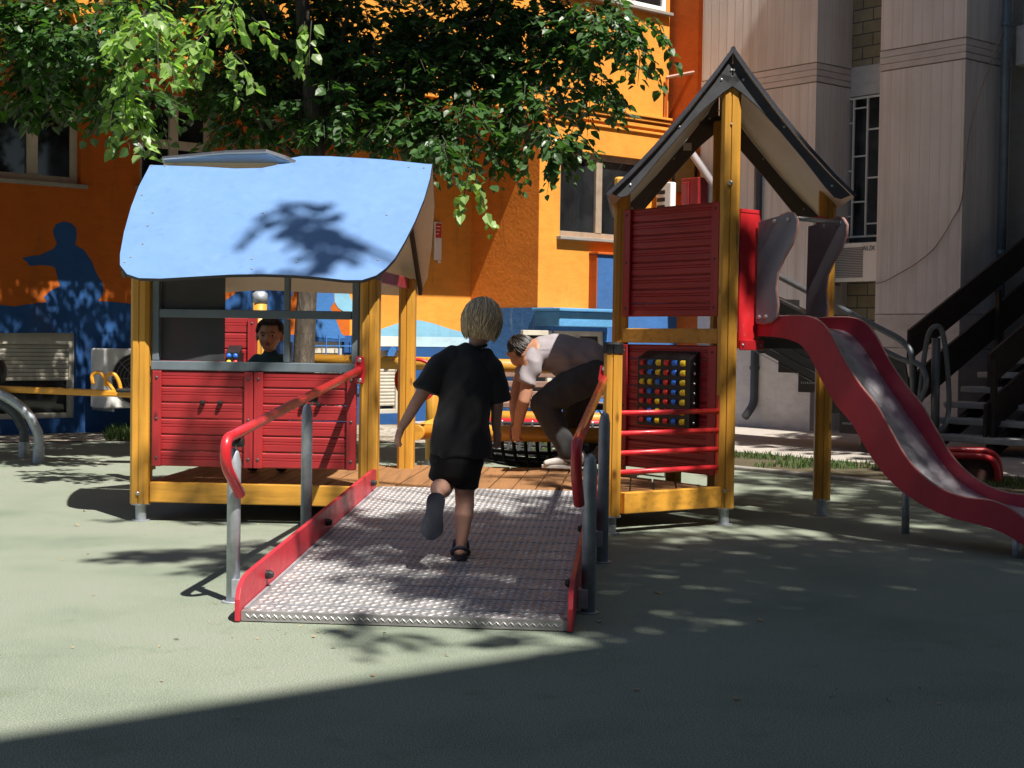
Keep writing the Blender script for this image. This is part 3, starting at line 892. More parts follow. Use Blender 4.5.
m = MB(); m.tube([pg(nx0 + .05, NR - .055, nz - .02), pg(nx1 - .05, NR - .055, nz - .02)], .028, 12); part('red_tube', m, M_red, net, smooth=True)
for p_, q_, z_ in ((-.06, 2.8, 1.36), (3.02, NR, 1.0), (3.02, NF, .5), (nx0 - .05, NR, .9)):
    po = part('post', (lambda b: (b.tube([pg(p_, q_, .1), pg(p_, q_, z_)], .052, 16), b)[1])(MB()), M_wy[2], net, smooth=False)
    for f in po.data.polygons: f.use_smooth = len(f.vertices) == 4
    f_ = MB(); f_.tube([pg(p_, q_, 0), pg(p_, q_, .1)], .03, 10); part('foot', f_, M_galv, po)
    if z_ > 1.2:
        c_ = MB(); c_.tube([pg(p_, q_, z_ - .06), pg(p_, q_, z_ + .01), pg(p_, q_, z_ + .03)], [.056, .058, .03], 16); part('cap', c_, M_galv, po, smooth=True)
m = MB(); nu, nv_ = 20, 16
def netp(i, j):
    a, b_ = i / nu, j / nv_
    sag = .26 * (1 - (2 * a - 1) ** 2) ** .7 * (1 - (2 * b_ - 1) ** 2) ** .6 + .03
    return pg(nx0 + .12 + a * (nx1 - nx0 - .22), NF + .07 + b_ * (NR - NF - .16), nz - sag)
for i in range(nu + 1): m.tube([netp(i, j) for j in range(nv_ + 1)], .0125, 6, caps=False)
for j in range(nv_ + 1): m.tube([netp(i, j) for i in range(nu + 1)], .0125, 6, caps=False)
nt_o = part('rope_net', m, M_rubberblk, net, smooth=True)
m = MB()
for i in range(1, nu, 1):
    a = pg(nx0 + .12 + i / nu * (nx1 - nx0 - .22), NR - .07, nz - .02); m.tube([a, netp(i, nv_)], .007, 6); m.ell(a, .016, 8, 6)
    a = pg(nx0 + .12 + i / nu * (nx1 - nx0 - .22), NF + .05, nz - .02); m.tube([a, netp(i, 0)], .007, 6)
part('shackles', m, M_bolt, nt_o, smooth=True)

for o_ in net.children:
    if o_.name.split('.')[0] in ('log', 'top_rail'):
        for f in o_.data.polygons: f.use_smooth = len(f.vertices) == 4
# ------------------------------------------------------------------ red plank panel behind the playhouse
ppn = thing('plank_screen', pg(-.2, 2.0), 'red plank screen with a small black bead box behind the playhouse window', 'screen')
plank_panel(pg(-.60, 2.0, 0), PA, FN, .735, .30, 1.18, 8, ppn, [(.0, .06), (.675, .06)], nm='plank_panel')
for p_ in (-.66, .10):
    po = part('post', post_mb(pg(p_, 2.06), .1, 1.13 if p_ > 0 else 1.22, .09), M_wy[2], ppn)
    f = MB(); f.tube([pg(p_, 2.06, 0), pg(p_, 2.06, .1)], .03, 10); part('foot', f, M_galv, po)
c_ = P(233.5, 356, 10.2)
b = MB(); b.obox(c_ + V((-.05, -.02, -.075)), PA * .095, PB * .12, UP * .10); b.prism([c_ + V((-.05, -.02, .026)), c_ + V((-.05, .10, .026)), c_ + V((-.05, .10, .075))], PA * .095)
bx = part('bead_box', b, M_black, ppn, .004)
for i, m in enumerate((B_yel, B_red, B_blue, B_blue)):
    q = MB(); q.ell(c_ + V((-.028 + .046 * (i % 2), -.024, -.045 + .045 * (i // 2))), (.019, .014, .019), 10, 7); part('bead', q, m, bx, smooth=True)

# ------------------------------------------------------------------ park bench
bench = thing('park_bench', P(540, 420, 15.2) - UP * P(540, 420, 15.2).z, 'weathered brown slatted park bench behind the climbing net', 'bench')
M_slat = plain('weathered_slat', (.25, .15, .115), .6, 0, .2, 10)
b0 = P(488, 380, 15.2); b1 = P(606, 381, 15.2); bd = V((b1.x - b0.x, 0, 0)); x0 = b0.x
for y in (374.5, 384.5, 394.5, 405):
    z = P(540, y, 15.2).z; m = MB(); m.obox((x0, 15.2, z - .032), bd, (0, .03, 0), (0, 0, .064)); part('back_slat', m, M_slat, bench, .008)
for i in range(3):
    m = MB(); m.obox((x0, 14.72 + i * .13, .40), bd, (0, .10, 0), (0, 0, .03)); part('seat_slat', m, M_slat, bench, .006)
for f in (.08, .92):
    m = MB(); c = V((x0, 15.24, 0)) + bd * f
    m.bar(c, c + UP * .76, .04, .04); m.bar(c + UP * .385, c + V((0, -.5, .385)), .04, .03); m.bar(c + V((0, -.48, 0)), c + V((0, -.48, .38)), .04, .04)
    part('leg', m, M_brown, bench)

# ------------------------------------------------------------------ seesaw at the left
see = thing('seesaw', V((-4.3, 12.4, 0)), 'yellow steel seesaw beam on bent grey pipe stands at the left', 'seesaw')
YS = 12.2
M_yp = plain('yellow_paint', (.70, .30, .02), .35, 0, .08, 6, coat=.2)
a = P(-70, 386, YS); b_ = P(134, 394.3, YS - .35)
m = MB(); m.bar(a, b_, .07, .052); part('beam', m, M_yp, see, .012)
for off in (0, 1):
    pts = [(93, 384), (92, 376), (96, 372.5), (101, 373.5), (106, 380), (114, 391)] if not off else [(105, 386), (106, 377), (110, 374), (115, 375), (119, 382), (121, 391)]
    m = MB(); m.tube(spline([P(x, y, YS - .22 - .12 * off) for x, y in pts], 6), .0155, 10); part('handle', m, M_yp, see, smooth=True)
m = MB(); c = P(128, 390.5, YS - .34); m.obox(c + V((-.07, -.12, -.012)), (.30, 0, 0), (0, .24, 0), (0, 0, .03)); part('seat', m, M_black, see, .012)
m = MB(); c = P(1, 372, YS); m.ell(c, (.045, .08, .10), 14, 10); part('bumper', m, M_black, see, smooth=True)
for (fx, fy), pts in (((38.5, 462.5), [(-60, 372), (-20, 386), (8, 398), (27, 413), (35, 427)]), ((24, 457), [(-70, 378), (-30, 388), (-5, 400), (14, 413), (22, 427)])):
    f = G(fx, fy); m = MB()
    m.tube(spline([P(x, y, f.y) for x, y in pts] + [f + UP * .2, f], 6), .040, 12); st = part('stand', m, M_greypipe if fx < 30 else M_galv, see, smooth=True)
    m = MB(); m.tube([f, f + UP * .13], .047, 12); part('collar', m, M_galv, st)
# ================================================================== ground and buildings
u = V((.766, .643, 0)); v = V((.643, -.766, 0))
A0 = V((-4.73, 15.5, 0))
def s_at(px, o, dr, y=345):               # how far along o + s*dr the photo column px lies
    d = ray(px, y); k = d.x / d.y
    return (k * o.y - o.x) / (dr.x - k * dr.y)
S_END = s_at(470, A0, u)
C1 = A0 + u * S_END
T1 = s_at(537, C1, v); D1 = C1 + v * T1
SE2 = s_at(668, D1, u); E1 = D1 + u * SE2
T2 = s_at(697, E1, v); H1 = E1 + v * T2
def wall_holes(o, ax, nrm, s0, s1, z0, z1, holes, th=.28, mb=None):
    """wall whose face lies on o, looking along nrm, with real openings (s0, s1, z0, z1)"""
    mb = mb or MB()
    ss = sorted({s0, s1, *[h[0] for h in holes], *[h[1] for h in holes]}); zz = sorted({z0, z1, *[h[2] for h in holes], *[h[3] for h in holes]})
    ss = [q for q in ss if s0 <= q <= s1]; zz = [q for q in zz if z0 <= q <= z1]
    inh = lambda s, z: any(h[0] < s < h[1] and h[2] < z < h[3] for h in holes)
    ns, nz_ = len(ss) - 1, len(zz) - 1
    solid = [[not inh((ss[i] + ss[i + 1]) / 2, (zz[j] + zz[j + 1]) / 2) for j in range(nz_)] for i in range(ns)]
    pt = lambda s, d_, z: o + ax * s + nrm * d_ + UP * z
    flip = ax.cross(UP).dot(nrm) < 0
    def q4(a, b, c, d_): mb.add([a, b, c, d_], [(3, 2, 1, 0)] if flip else [(0, 1, 2, 3)])
    for i in range(ns):
        for j in range(nz_):
            if not solid[i][j]: continue
            a, b, c, e = ss[i], ss[i + 1], zz[j], zz[j + 1]
            q4(pt(a, 0, c), pt(b, 0, c), pt(b, 0, e), pt(a, 0, e))
            q4(pt(b, -th, c), pt(a, -th, c), pt(a, -th, e), pt(b, -th, e))
            if i == 0 or not solid[i - 1][j]: q4(pt(a, -th, c), pt(a, 0, c), pt(a, 0, e), pt(a, -th, e))
            if i == ns - 1 or not solid[i + 1][j]: q4(pt(b, 0, c), pt(b, -th, c), pt(b, -th, e), pt(b, 0, e))
            if j == 0 or not solid[i][j - 1]: q4(pt(a, -th, c), pt(b, -th, c), pt(b, 0, c), pt(a, 0, c))
            if j == nz_ - 1 or not solid[i][j + 1]: q4(pt(a, 0, e), pt(b, 0, e), pt(b, -th, e), pt(a, -th, e))
    return mb
def window(parent, o, ax, nrm, s0, s1, z0, z1, cols=2, rows=(1.0,), mat=M_offwhite, fw=.06, rec=.14, sill=True, glass=M_glass):
    """a window set back in its opening: frame with casements, pane and sill"""
    m = MB(); base = o - nrm * rec
    def bx(a, b, c, e, d_=.05, dd=0): m.obox(base + ax * a + UP * c + nrm * dd, ax * (b - a), nrm * d_, UP * (e - c))
    bx(s0, s0 + fw, z0, z1); bx(s1 - fw, s1, z0, z1); bx(s0 + fw, s1 - fw, z0, z0 + fw); bx(s0 + fw, s1 - fw, z1 - fw, z1)
    for i in range(1, cols):
        c = s0 + (s1 - s0) * i / cols; bx(c - fw * .75, c + fw * .75, z0 + fw, z1 - fw, .056)
    for r in rows[:-1]:
        c = z0 + (z1 - z0) * r; 
        for i in range(cols):
            a = s0 + (s1 - s0) * i / cols + fw * .8; b = s0 + (s1 - s0) * (i + 1) / cols - fw * .8
            bx(a, b, c - fw * .7, c + fw * .7, .053)
    f = part('window_frame', m, mat, parent, .004)
    g = MB(); g.obox(base + ax * (s0 + .02) + UP * (z0 + .02) + nrm * .012, ax * (s1 - s0 - .04), nrm * .006, UP * (z1 - z0 - .04)); part('pane', g, glass, f)
    if sill:
        q = MB(); q.obox(o - nrm * (rec - .051) + ax * (s0 - .05) + UP * (z0 - .045), ax * (s1 - s0 + .1), nrm * (rec + .03), UP * .04); part('sill', q, M_conc, f, .005)
    return f
def shutter_window(parent, o, ax, nrm, s0, s1, z0, z1, drop, rec=.12, cover=True):
    m = MB(); base = o - nrm * rec; fw = .055
    for a, b, c, e in ((s0, s0 + fw, z0, z1), (s1 - fw, s1, z0, z1), (s0 + fw, s1 - fw, z0, z0 + fw), (s0 + fw, s1 - fw, z1 - .14, z1)):
        m.obox(base + ax * a + UP * c, ax * (b - a), nrm * .07, UP * (e - c))
    f = part('window_frame', m, M_offwhite, parent, .004)
    g = MB(); g.obox(base + ax * (s0 + .02) + UP * (z0 + .02), ax * (s1 - s0 - .04), nrm * .006, UP * (z1 - z0 - .04)); part('pane', g, M_glass, f)
    m = MB(); z = z1 - .14; n = int((z1 - .14 - drop) / .042)
    for i in range(n):
        a = z - (i + 1) * .042
        m.prism([base + ax * (s0 + fw) + nrm * (.03 + x) + UP * (a + y) for x, y in ((0, .001), (.010, .004), (.014, .020), (.010, .037), (0, .041))], ax * (s1 - s0 - 2 * fw))
    part('roller_shutter', m, M_offwhite, f)
    return f

# ------------------------------------------------------------------ ground
m = MB(); m.add([(-60, -40, -.008), (60, -40, -.008), (60, 70, -.008), (-60, 70, -.008)], [(0, 1, 2, 3)])
tag(struct('ground', m, M_soil), 'bare soil ground around the playground', None)
kd = V((.643, -.766, 0)); k0 = G(734, 470); kl = k0 - kd * 3.1
kr = k0 + kd * 14
left_edge = G(-400, 441); lf = [G(130, 440.5), G(0, 443)]
outl = [V((-14, -6, 0)), V((16, -6, 0)), kr, kl, G(300, 441), G(130, 441), G(0, 443.5), V((-14, G(0, 443.5).y - 4.5, 0))]
m = MB(); m.add([(p_.x, p_.y, 0) for p_ in outl], [tuple(range(len(outl)))])
tag(struct('playground_surface', m, M_rubber), 'green rubber safety surface of the playground', None)
# kerb along the rubber, grass strip, paving
kn = V((.766, .643, 0))
m = MB(); m.obox(kl - UP * .1 + kn * .004, kd * 17, kn * .10, UP * .13); tag(struct('kerb', m, M_conc, bevel=.01), 'pale concrete kerb along the rubber', None)
m = MB(); m.obox(kl - UP * .1 + kn * .106, kd * 17, kn * 1.3, UP * .112); tag(struct('grass_bed', m, M_soil), 'soil bed of the grass strip', None)
m = MB(); m.obox(kl - UP * .1 + kn * 1.41 - kd * 6, kd * 18, kn * 5, UP * .118); tag(struct('path', m, M_pave), 'pale concrete path in front of the beige building', None)
m = MB(); gA = G(-260, 446); gB = G(300, 437)
m.add([(p_.x, p_.y, .004) for p_ in (V((-14, 12, 0)), V((-6.5, 13.3, 0)), G(0, 443), G(130, 440.5), G(300, 440.5), G(520, 446), G(520, 425), G(200, 425), V((-6, 16, 0)), V((-14, 9, 0)))], [(0, 1, 2, 3, 4, 5, 6, 7, 8)])
tag(struct('gravel_strip', m, M_gravel), 'pale gravel strip at the foot of the orange building', None)
# grass blades
m = MB(); rg = random.Random(5)
def blades(n, f, h=(.03, .09)):
    for _ in range(n):
        c = f(); a = rg.random() * 2 * PI; hh = rg.uniform(*h); w_ = V((math.cos(a), math.sin(a), 0)) * .006; l_ = V((rg.uniform(-1, 1), rg.uniform(-1, 1), 0)) * hh * .5
        m.add([c - w_, c + w_, c + w_ * .7 + l_ * .4 + UP * hh * .6, c - w_ * .7 + l_ * .4 + UP * hh * .6, c + l_ + UP * hh], [(0, 1, 2, 3), (3, 2, 4)])
def inbed():
    while True:
        a, b_ = rg.uniform(0, 9.5), rg.uniform(.12, 1.38); c = kl + kd * a + kn * b_ + UP * .01
        if noise.noise(c * 1.3) + .25 * noise.noise(c * 5) > .02: return c
blades(5000, inbed, (.02, .06))
def leftbed():
    c = G(rg.uniform(105, 140), rg.uniform(425, 441)); return V((c.x, c.y, 0))
blades(900, leftbed, (.04, .14))
g_ = struct('grass', m, M_grass, kind='stuff'); tag(g_, 'patchy short grass growing between the kerb and the path', 'grass')
# low leafy weeds behind the deck
def weed(c, n, r, h):
    mb = MB()
    for _ in range(n):
        a = rg.random() * 2 * PI; q = c + V((math.cos(a), math.sin(a), 0)) * r * math.sqrt(rg.random()) + UP * h * rg.random()
        leaf(mb, q, rg.uniform(.04, .075), rg)
    return mb
def leaf(mb, c, L_f, rn, droop=.3, nrm=None, dr=None):
    """one pointed oval leaf, folded along its midrib and curled"""
    a = rn.random() * 2 * PI
    d_ = dr if dr is not None else V((math.cos(a), math.sin(a), rn.uniform(-.9, .25) * (droop + .3)))
    d_ = d_.normalized()
    up = nrm if nrm is not None else V((rn.uniform(-.5, .5), rn.uniform(-.5, .5), 1))
    sd = d_.cross(up)
    sd = sd.normalized() if sd.length > 1e-3 else V((1, 0, 0))
    nn_ = sd.cross(d_).normalized(); w_ = L_f * rn.uniform(.30, .40); fold = w_ * rn.uniform(.15, .5); cu = L_f * rn.uniform(.05, .25)
    p0 = c; p1 = c + d_ * L_f * .32; p2 = c + d_ * L_f * .66 - nn_ * cu * .4; p3 = c + d_ * L_f - nn_ * cu
    mb.add([p0, p1 + sd * w_ + nn_ * fold, p2 + sd * w_ * .78 + nn_ * fold * .7, p3, p2 - sd * w_ * .78 + nn_ * fold * .7, p1 - sd * w_ + nn_ * fold, p1, p2],
           [(0, 6, 1), (6, 7, 2, 1), (7, 3, 2), (0, 5, 6), (6, 5, 4, 7), (7, 4, 3)])
for px, py, lab in ((548, 456, 'low leafy green weed left of the white shoe, behind the platform'), (592, 455, 'low leafy green weed under the yellow post, right of the white shoe')):
    c = G(px, py); w_ = part('weed', weed(c, 130, .28, .14), M_leaf); tag(w_, lab, 'weed')

# ------------------------------------------------------------------ orange building
ob = thing('orange_building', C1, 'orange rendered building with blue painted base and overhanging upper storey', 'building')
Z_B, Z_S = 1.075, 3.74
# basement band with shuttered openings
def sl(px, y=380): return s_at(px, A0, u, y)
wB = [(sl(-40), sl(76), .16, Z_B - .002), (sl(312), sl(344), .10, 1.0), (sl(378), sl(402), .12, .9)]
lo_w = part('base_wall', wall_holes(A0, u, v, -4, S_END, -.05, Z_B, wB), M_blue, ob)
for i, (a, b, c, e) in enumerate(wB): shutter_window(ob, A0, u, v, a, b, c, e, [.53, .38, .2][i])
m = MB(); q0 = sl(312) - .03; q1 = sl(344) + .25                       # blue bars over a basement window
for zz in (.45, .75, .95): m.bar(A0 + u * q0 + v * .06 + UP * zz, A0 + u * q1 + v * .06 + UP * zz, .012, .014)
for i in range(5): s = q0 + (q1 - q0) * i / 4; m.bar(A0 + u * s + v * .06 + UP * .05, A0 + u * s + v * .06 + UP * 1.08, .014, .012, u)
part('window_bars', m, M_bluemid, ob)
# ground floor wall in the shade of the overhang
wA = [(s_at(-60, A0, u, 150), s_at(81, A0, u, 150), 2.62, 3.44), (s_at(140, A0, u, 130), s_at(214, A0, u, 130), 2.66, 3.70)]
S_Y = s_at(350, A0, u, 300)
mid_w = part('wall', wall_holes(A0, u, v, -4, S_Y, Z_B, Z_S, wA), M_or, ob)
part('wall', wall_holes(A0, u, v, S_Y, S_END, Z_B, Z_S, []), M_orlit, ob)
window(ob, A0, u, v, *wA[0], cols=3, rows=(1.0,), fw=.075)
window(ob, A0, u, v, *wA[1], cols=2, rows=(.47, 1.0), fw=.07)
# return wall and the lit front
part('return_wall', wall_holes(C1, v, -u, 0, T1 - .004, -.05, Z_S, []), M_orrough, ob)
yw = [(s_at(560, D1, u, 200), s_at(643, D1, u, 200), 2.34, 3.40)]
part('wall', wall_holes(D1, u, v, .003, SE2, 1.42, Z_S, yw), M_orlit, ob)
window(ob, D1, u, v, *yw[0], cols=2, rows=(1.0,), fw=.07, rec=.12, mat=plain('old_brown_window_paint', (.30, .23, .17), .6, 0, .2, 8))
# overhanging upper storey
S0U = s_at(-140, D1, u, 40) - 1.2
uw = [(s_at(560, D1, u, 5), s_at(692, D1, u, 5), 5.33, 6.8), (s_at(380, D1, u, 5), s_at(470, D1, u, 5), 5.33, 6.8), (s_at(200, D1, u, 5), s_at(300, D1, u, 5), 5.33, 6.8)]
SE3 = s_at(669, D1, u, 60)
uw[0] = (uw[0][0], SE3 - .06, uw[0][2], uw[0][3])
part('upper_wall', wall_holes(D1, u, v, S0U, SE3, Z_S, 7.5, uw), M_orlit, ob)
for k_ in uw: window(ob, D1, u, v, *k_, cols=3, rows=(1.0,), fw=.07, mat=M_white, rec=.06)
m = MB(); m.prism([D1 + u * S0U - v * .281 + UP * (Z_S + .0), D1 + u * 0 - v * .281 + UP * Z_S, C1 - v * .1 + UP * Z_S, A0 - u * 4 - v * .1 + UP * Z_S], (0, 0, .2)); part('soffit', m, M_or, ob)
m = MB()
for z_, h_, d_ in ((3.735, .03, .03), (3.80, .05, .035), (3.88, .035, .06), (3.93, .03, .085)):
    m.obox(D1 + u * S0U + v * .0 + UP * z_, u * (SE3 - S0U), v * d_, UP * h_)
part('moulding', m, M_orlit, ob, .006)
m = MB(); m.obox(D1 + u * S0U - v * 6 + UP * 7.5, u * (SE3 - S0U + .2), v * 6.4, UP * .3); part('roof_slab', m, M_conc, ob)
m = MB(); m.obox(A0 - u * 4 - v * 6 + UP * 0, u * (S_END + 4), v * .2, UP * 7.5); part('rear_wall', m, M_or, ob)
part('end_wall', wall_holes(E1 - v * .0 + u * .01, v, -u, -1.5, T2 + .02, -.05, 7.5, []), M_orred, ob)
# murals: flat paint a few millimetres proud of the plaster
def mural(px, o, nrm, mat, k=0.004):
    pts = [PL(x, y, o, nrm) for x, y in px]; m = MB(); m.prism(pts, nrm * k); return part('mural', m, mat, ob)
wave = [(-90, 308), (-40, 300), (0, 305), (15, 306.5), (30, 304), (47, 302)]
mural([(-90, 333)] + wave + [(44, 297), (50, 291), (60, 286), (55, 268), (52, 266), (42, 265), (30, 266), (27, 262), (22, 258), (28, 256.5), (40, 255), (54, 248.5), (57, 243), (54, 236), (53, 230), (56, 224), (64, 221.5), (71, 223), (76, 228), (76.5, 236), (75, 245), (84, 250), (92, 262), (96, 273), (103, 284), (103.5, 292), (98, 301), (113, 302), (128, 303.5), (140, 306), (165, 303), (200, 307), (222, 304), (224, 330), (100, 333)], A0, v, M_blue)
mural([(224, 331), (222, 305), (226, 300), (240, 290), (262, 287), (296, 286), (288, 306), (286, 326), (280, 332)], A0, v, M_blue, .0045)
mural([(303, 336), (308, 318), (312, 280), (333, 284), (334, 302), (330, 308), (336, 320), (341, 333), (346, 338), (338, 339)], A0, v, M_bluemid)
mural([(333.5, 283), (346, 284), (350, 297), (355, 307), (360, 313), (346, 313), (338, 308), (334.5, 302)], A0, v, M_bluelt, .005)
mural([(366, 336), (372, 333), (384, 328), (402, 322), (418, 320), (432, 323), (450, 329), (469.6, 334), (469.6, 340), (366, 339)], A0, v, M_bluelt, .0045)
# painted low band under the waves on the sunny part
z_l = PL(440, 337, A0, v).z
m = MB(); a_, b_ = s_at(347, A0, u, 345), S_END - .003
part('painted_band', (lambda mb: (mb.obox(A0 + u * s_at(404, A0, u, 345) + v * .0005 + UP * .95, u * (S_END - .003 - s_at(404, A0, u, 345)), v * .0045, UP * (z_l - .95)), mb)[1])(MB()), M_pale, ob)
part('painted_band', (lambda mb: (mb.obox(A0 + u * s_at(366, A0, u, 345) + v * .0005 + UP * .95, u * (s_at(404, A0, u, 345) - s_at(366, A0, u, 345) - .002), v * .0045, UP * (z_l - .95)), mb)[1])(MB()), M_whpl, ob)
part('painted_band', (lambda mb: (mb.obox(A0 + u * s_at(345, A0, u, 345) + v * .001 + UP * .0, u * (S_END - .003 - s_at(345, A0, u, 345)) , v * .003, UP * .948), mb)[1])(MB()), M_whpl, ob) if False else None
mural([(387, 361), (387.5, 353), (391, 347), (394, 346), (396, 350), (394, 355), (391, 360)], A0, v, M_bluemid, .007)
# peeling blue base of the return wall
m = MB(); zt = PL(500, 308, C1, -u).z
m.obox(C1 - u * .004 + v * .01 + UP * 0, v * (T1 + .3), u * -.02, UP * (zt - .0)); part('painted_band', m, plaster('peeling_blue_plaster', (.06, .19, .45), .9, 16, .7, dirt=(.45, .55, .62)), ob)
# blue porch in front of the lit wall
pc0 = D1 + v * .02
ps = s_at(597, D1 + v * .14, u, 300); pe = ps + 1.6
m = MB()
Zl0, Zl1 = 1.22, 1.44
m.obox(D1 + u * -.05 + v * .0 + UP * Zl0, u * (ps + .02), v * .46, UP * (Zl1 - Zl0 - .04)); m.obox(D1 + u * -.10 + v * .0 + UP * (Zl1 - .038), u * (ps + .07), v * .52, UP * .04)
part('ledge', m, plaster('faded_blue_ledge', (.10, .30, .55), .6, 18, .6, dirt=(.5, .6, .66)), ob, .01)
lw = [(s_at(526, D1 + v * .35, u, 335), ps - .04, .35, 1.17)]
part('base_wall', wall_holes(D1 + v * .35, u, v, -.05, ps - .0, -.05, Zl0 - .001, lw), M_bluemid, ob)
window(ob, D1 + v * .35, u, v, *lw[0], cols=3, rows=(1.0,), fw=.06, rec=.1, sill=False)
m = MB(); m.obox(D1 + u * ps + v * .0 + UP * 0, u * (pe - ps), v * .14, UP * 2.13); part('porch_block', m, plaster('porch_blue_plaster', (.045, .14, .36), .3, 30, .2), ob)
m = MB(); m.obox(D1 + u * (ps - .02) + v * -.0 + UP * 2.132, u * (pe - ps + .04), v * .17, UP * .03); part('porch_capping', m, M_orred, ob, .006)
m = MB(); m.obox(D1 + u * (ps - .002) + v * .002 + UP * 0, u * -.012, v * .137, UP * 2.12); part('porch_edge', m, M_orred, ob)
# dark glazed strip above the porch end
m = MB(); eo = E1 - u * .012
m.obox(eo + v * .05 + UP * 3.0, v * .42, u * -.02, UP * .5); part('dark_glazing', m, M_glass, ob)

# things fixed to the orange building
def ac(name, o, ax, nrm, W, H, D, lab, fan=True, grp=None, cat='air conditioner', text=None, side_grille=False):
    t = thing(name, o, lab, cat, grp)
    m = MB(); m.obox(o, ax * W, nrm * D, UP * H); body = part('casing', m, M_white, t, .015)
    m = MB(); c = o + ax * W * (.40) + nrm * (D + .003) + UP * H * .5
    if fan:
        r_ = min(H * .42, W * .36)
        m2 = MB(); m2.tube([c - nrm * .001, c + nrm * .002], r_, 28); part('fan_opening', m2, M_black, t)
        for k in range(6): 
            rr = r_ * (k + 1) / 6; m.tube([c + nrm * .006 + ax * rr * math.cos(a) + UP * rr * math.sin(a) for a in [i * 2 * PI / 24 for i in range(24)]], .004, 5, closed=True)
        for k in range(4): a = k * PI / 4; dv = ax * math.cos(a) + UP * math.sin(a); m.bar(c + nrm * .006 - dv * r_, c + nrm * .006 + dv * r_, .008, .006, nrm)
        part('fan_grille', m, M_grey, t)
    if side_grille:
        m2 = MB()
        for k in range(18): m2.obox(o + ax * .03 + nrm * (D + .001) + UP * (.05 + k * (H - .1) / 18), ax * W * .55, nrm * .006, UP * (H - .1) / 30)
        part('grille', m2, M_grey, t)
    m = MB()
    for f in (.12, .85): m.bar(o + ax * W * f - nrm * .15 - UP * .02, o + ax * W * f + nrm * D - UP * .02, .03, .03)
    part('bracket', m, M_galv, t)
    return t
oL = PL(99, 408, A0 + v * .55, v) - v * .33
ac('air_conditioner', A0 + u * s_at(104, A0 + v * .5, u, 370) + v * .17 + UP * .28, u, v, .86, .62, .33, 'white air conditioner with round fan grille on the dark blue wall beside the roller shutter')
t = ac('air_conditioner', E1 + v * .09 - u * .26 + UP * 2.30, v, -u, .26, .80, .10, 'narrow white vented air conditioner box beside the red cabinet', fan=False)
m = MB()
for k in range(7): m.obox(E1 + v * .11 - u * .363 + UP * (2.38 + k * .095), v * .14, -u * .004, UP * .05)
part('vent_slots', m, M_black, t)
rc = thing('cabinet', E1 + v * .5 - u * .1, 'dark red metal cabinet on the wall behind the tower', 'cabinet')
m = MB(); m.obox(E1 + v * .375 - u * .20 + UP * 1.95, v * .30, u * .18, UP * 1.2); part('body', m, plain('dark_red_metal', (.20, .008, .012), .4), rc, .01)
m = MB(); m.obox(E1 + v * .39 - u * .202 + UP * 2.0, v * .13, -u * .012, UP * 1.1); part('door', m, plain('dark_red_door', (.24, .01, .014), .4), rc, .006)
# wall sign (thermometer board)
so_ = A0 + u * s_at(433, A0, u, 240) + v * .01; zt, zb = PL(436, 222, A0, v).z, PL(436, 260, A0, v).z
sg = thing('wall_sign', so_ + UP * zb, 'narrow white sign with a red top on the orange wall', 'sign')
m = MB(); m.obox(so_ + UP * zb, u * .11, v * .03, UP * (zt - zb)); part('board', m, M_white, sg, .006)
m = MB(); m.obox(so_ + UP * (zt - .20) + v * .031 + u * .01, u * .09, v * .003, UP * .18); part('red_field', m, M_red, sg)
m = MB()
for k in range(3): m.obox(so_ + UP * (zt - .065 - k * .045) + v * .035 + u * .02, u * (.06 - .012 * k), v * .002, UP * .012)
part('lettering', m, M_white, sg)
m = MB(); m.tube([so_ + u * .08 + v * .02 + UP * (zb - .005), so_ + u * .08 + v * .02 + UP * (zb - .04)], .02, 10); part('bulb', m, M_white, sg)
# thin pipes on the lit wall
w_pipe = thing('wall_pipe', PL(665, 120, D1, v), 'thin pinkish pipe bracketed out from the orange wall above the tower', 'pipe')
a = PL(664, 78, D1, v) + v * .05; m = MB(); m.tube([a + UP * .01, a + UP * -.58], .016, 8); part('upright', m, M_orred, w_pipe)
m = MB(); m.tube([a, a + v * .42 + u * .25 + UP * .07], .022, 8); part('arm', m, plain('pinkish_paint', (.52, .33, .27), .5), w_pipe)

# ------------------------------------------------------------------ beige building
bb = thing('beige_building', V((4.3, 17.5, 0)), 'beige ribbed concrete building with projecting pillars', 'building')
TW1 = s_at(814, H1, v, 200); K1 = H1 + v * TW1
SD1 = s_at(850, K1, u, 200)
p2a = s_at(878.5, K1, v, 150); P2 = K1 + v * p2a
TW2 = s_at(963.5, P2, v, 150); K2 = P2 + v * TW2
def pillar(o, wv, su, parent=bb):
    for z0, z1, e in ((-.05, 1.02, .0), (1.03, 1.40, .0), (1.41, 4.16, .0), (4.175, 4.24, .004), (4.247, 4.315, .004), (4.322, 4.39, .004), (4.405, 18, .0)):
        m = MB(); m.obox(o - v * e - u * e + UP * z0, v * (wv + 2 * e), u * (su + e), UP * (z1 - z0)); part('pillar', m, M_rib if z1 > 1.5 and not 4.17 < z0 < 4.4 else M_beige, parent)
    m = MB(); m.obox(o + v * .012 + u * .012 + UP * -.04, v * (wv - .024), u * (su - .012), UP * 18); part('pillar_core', m, M_conc, parent)
pillar(H1 + u * .001, TW1, SD1)
pillar(P2, TW2, 1.0)
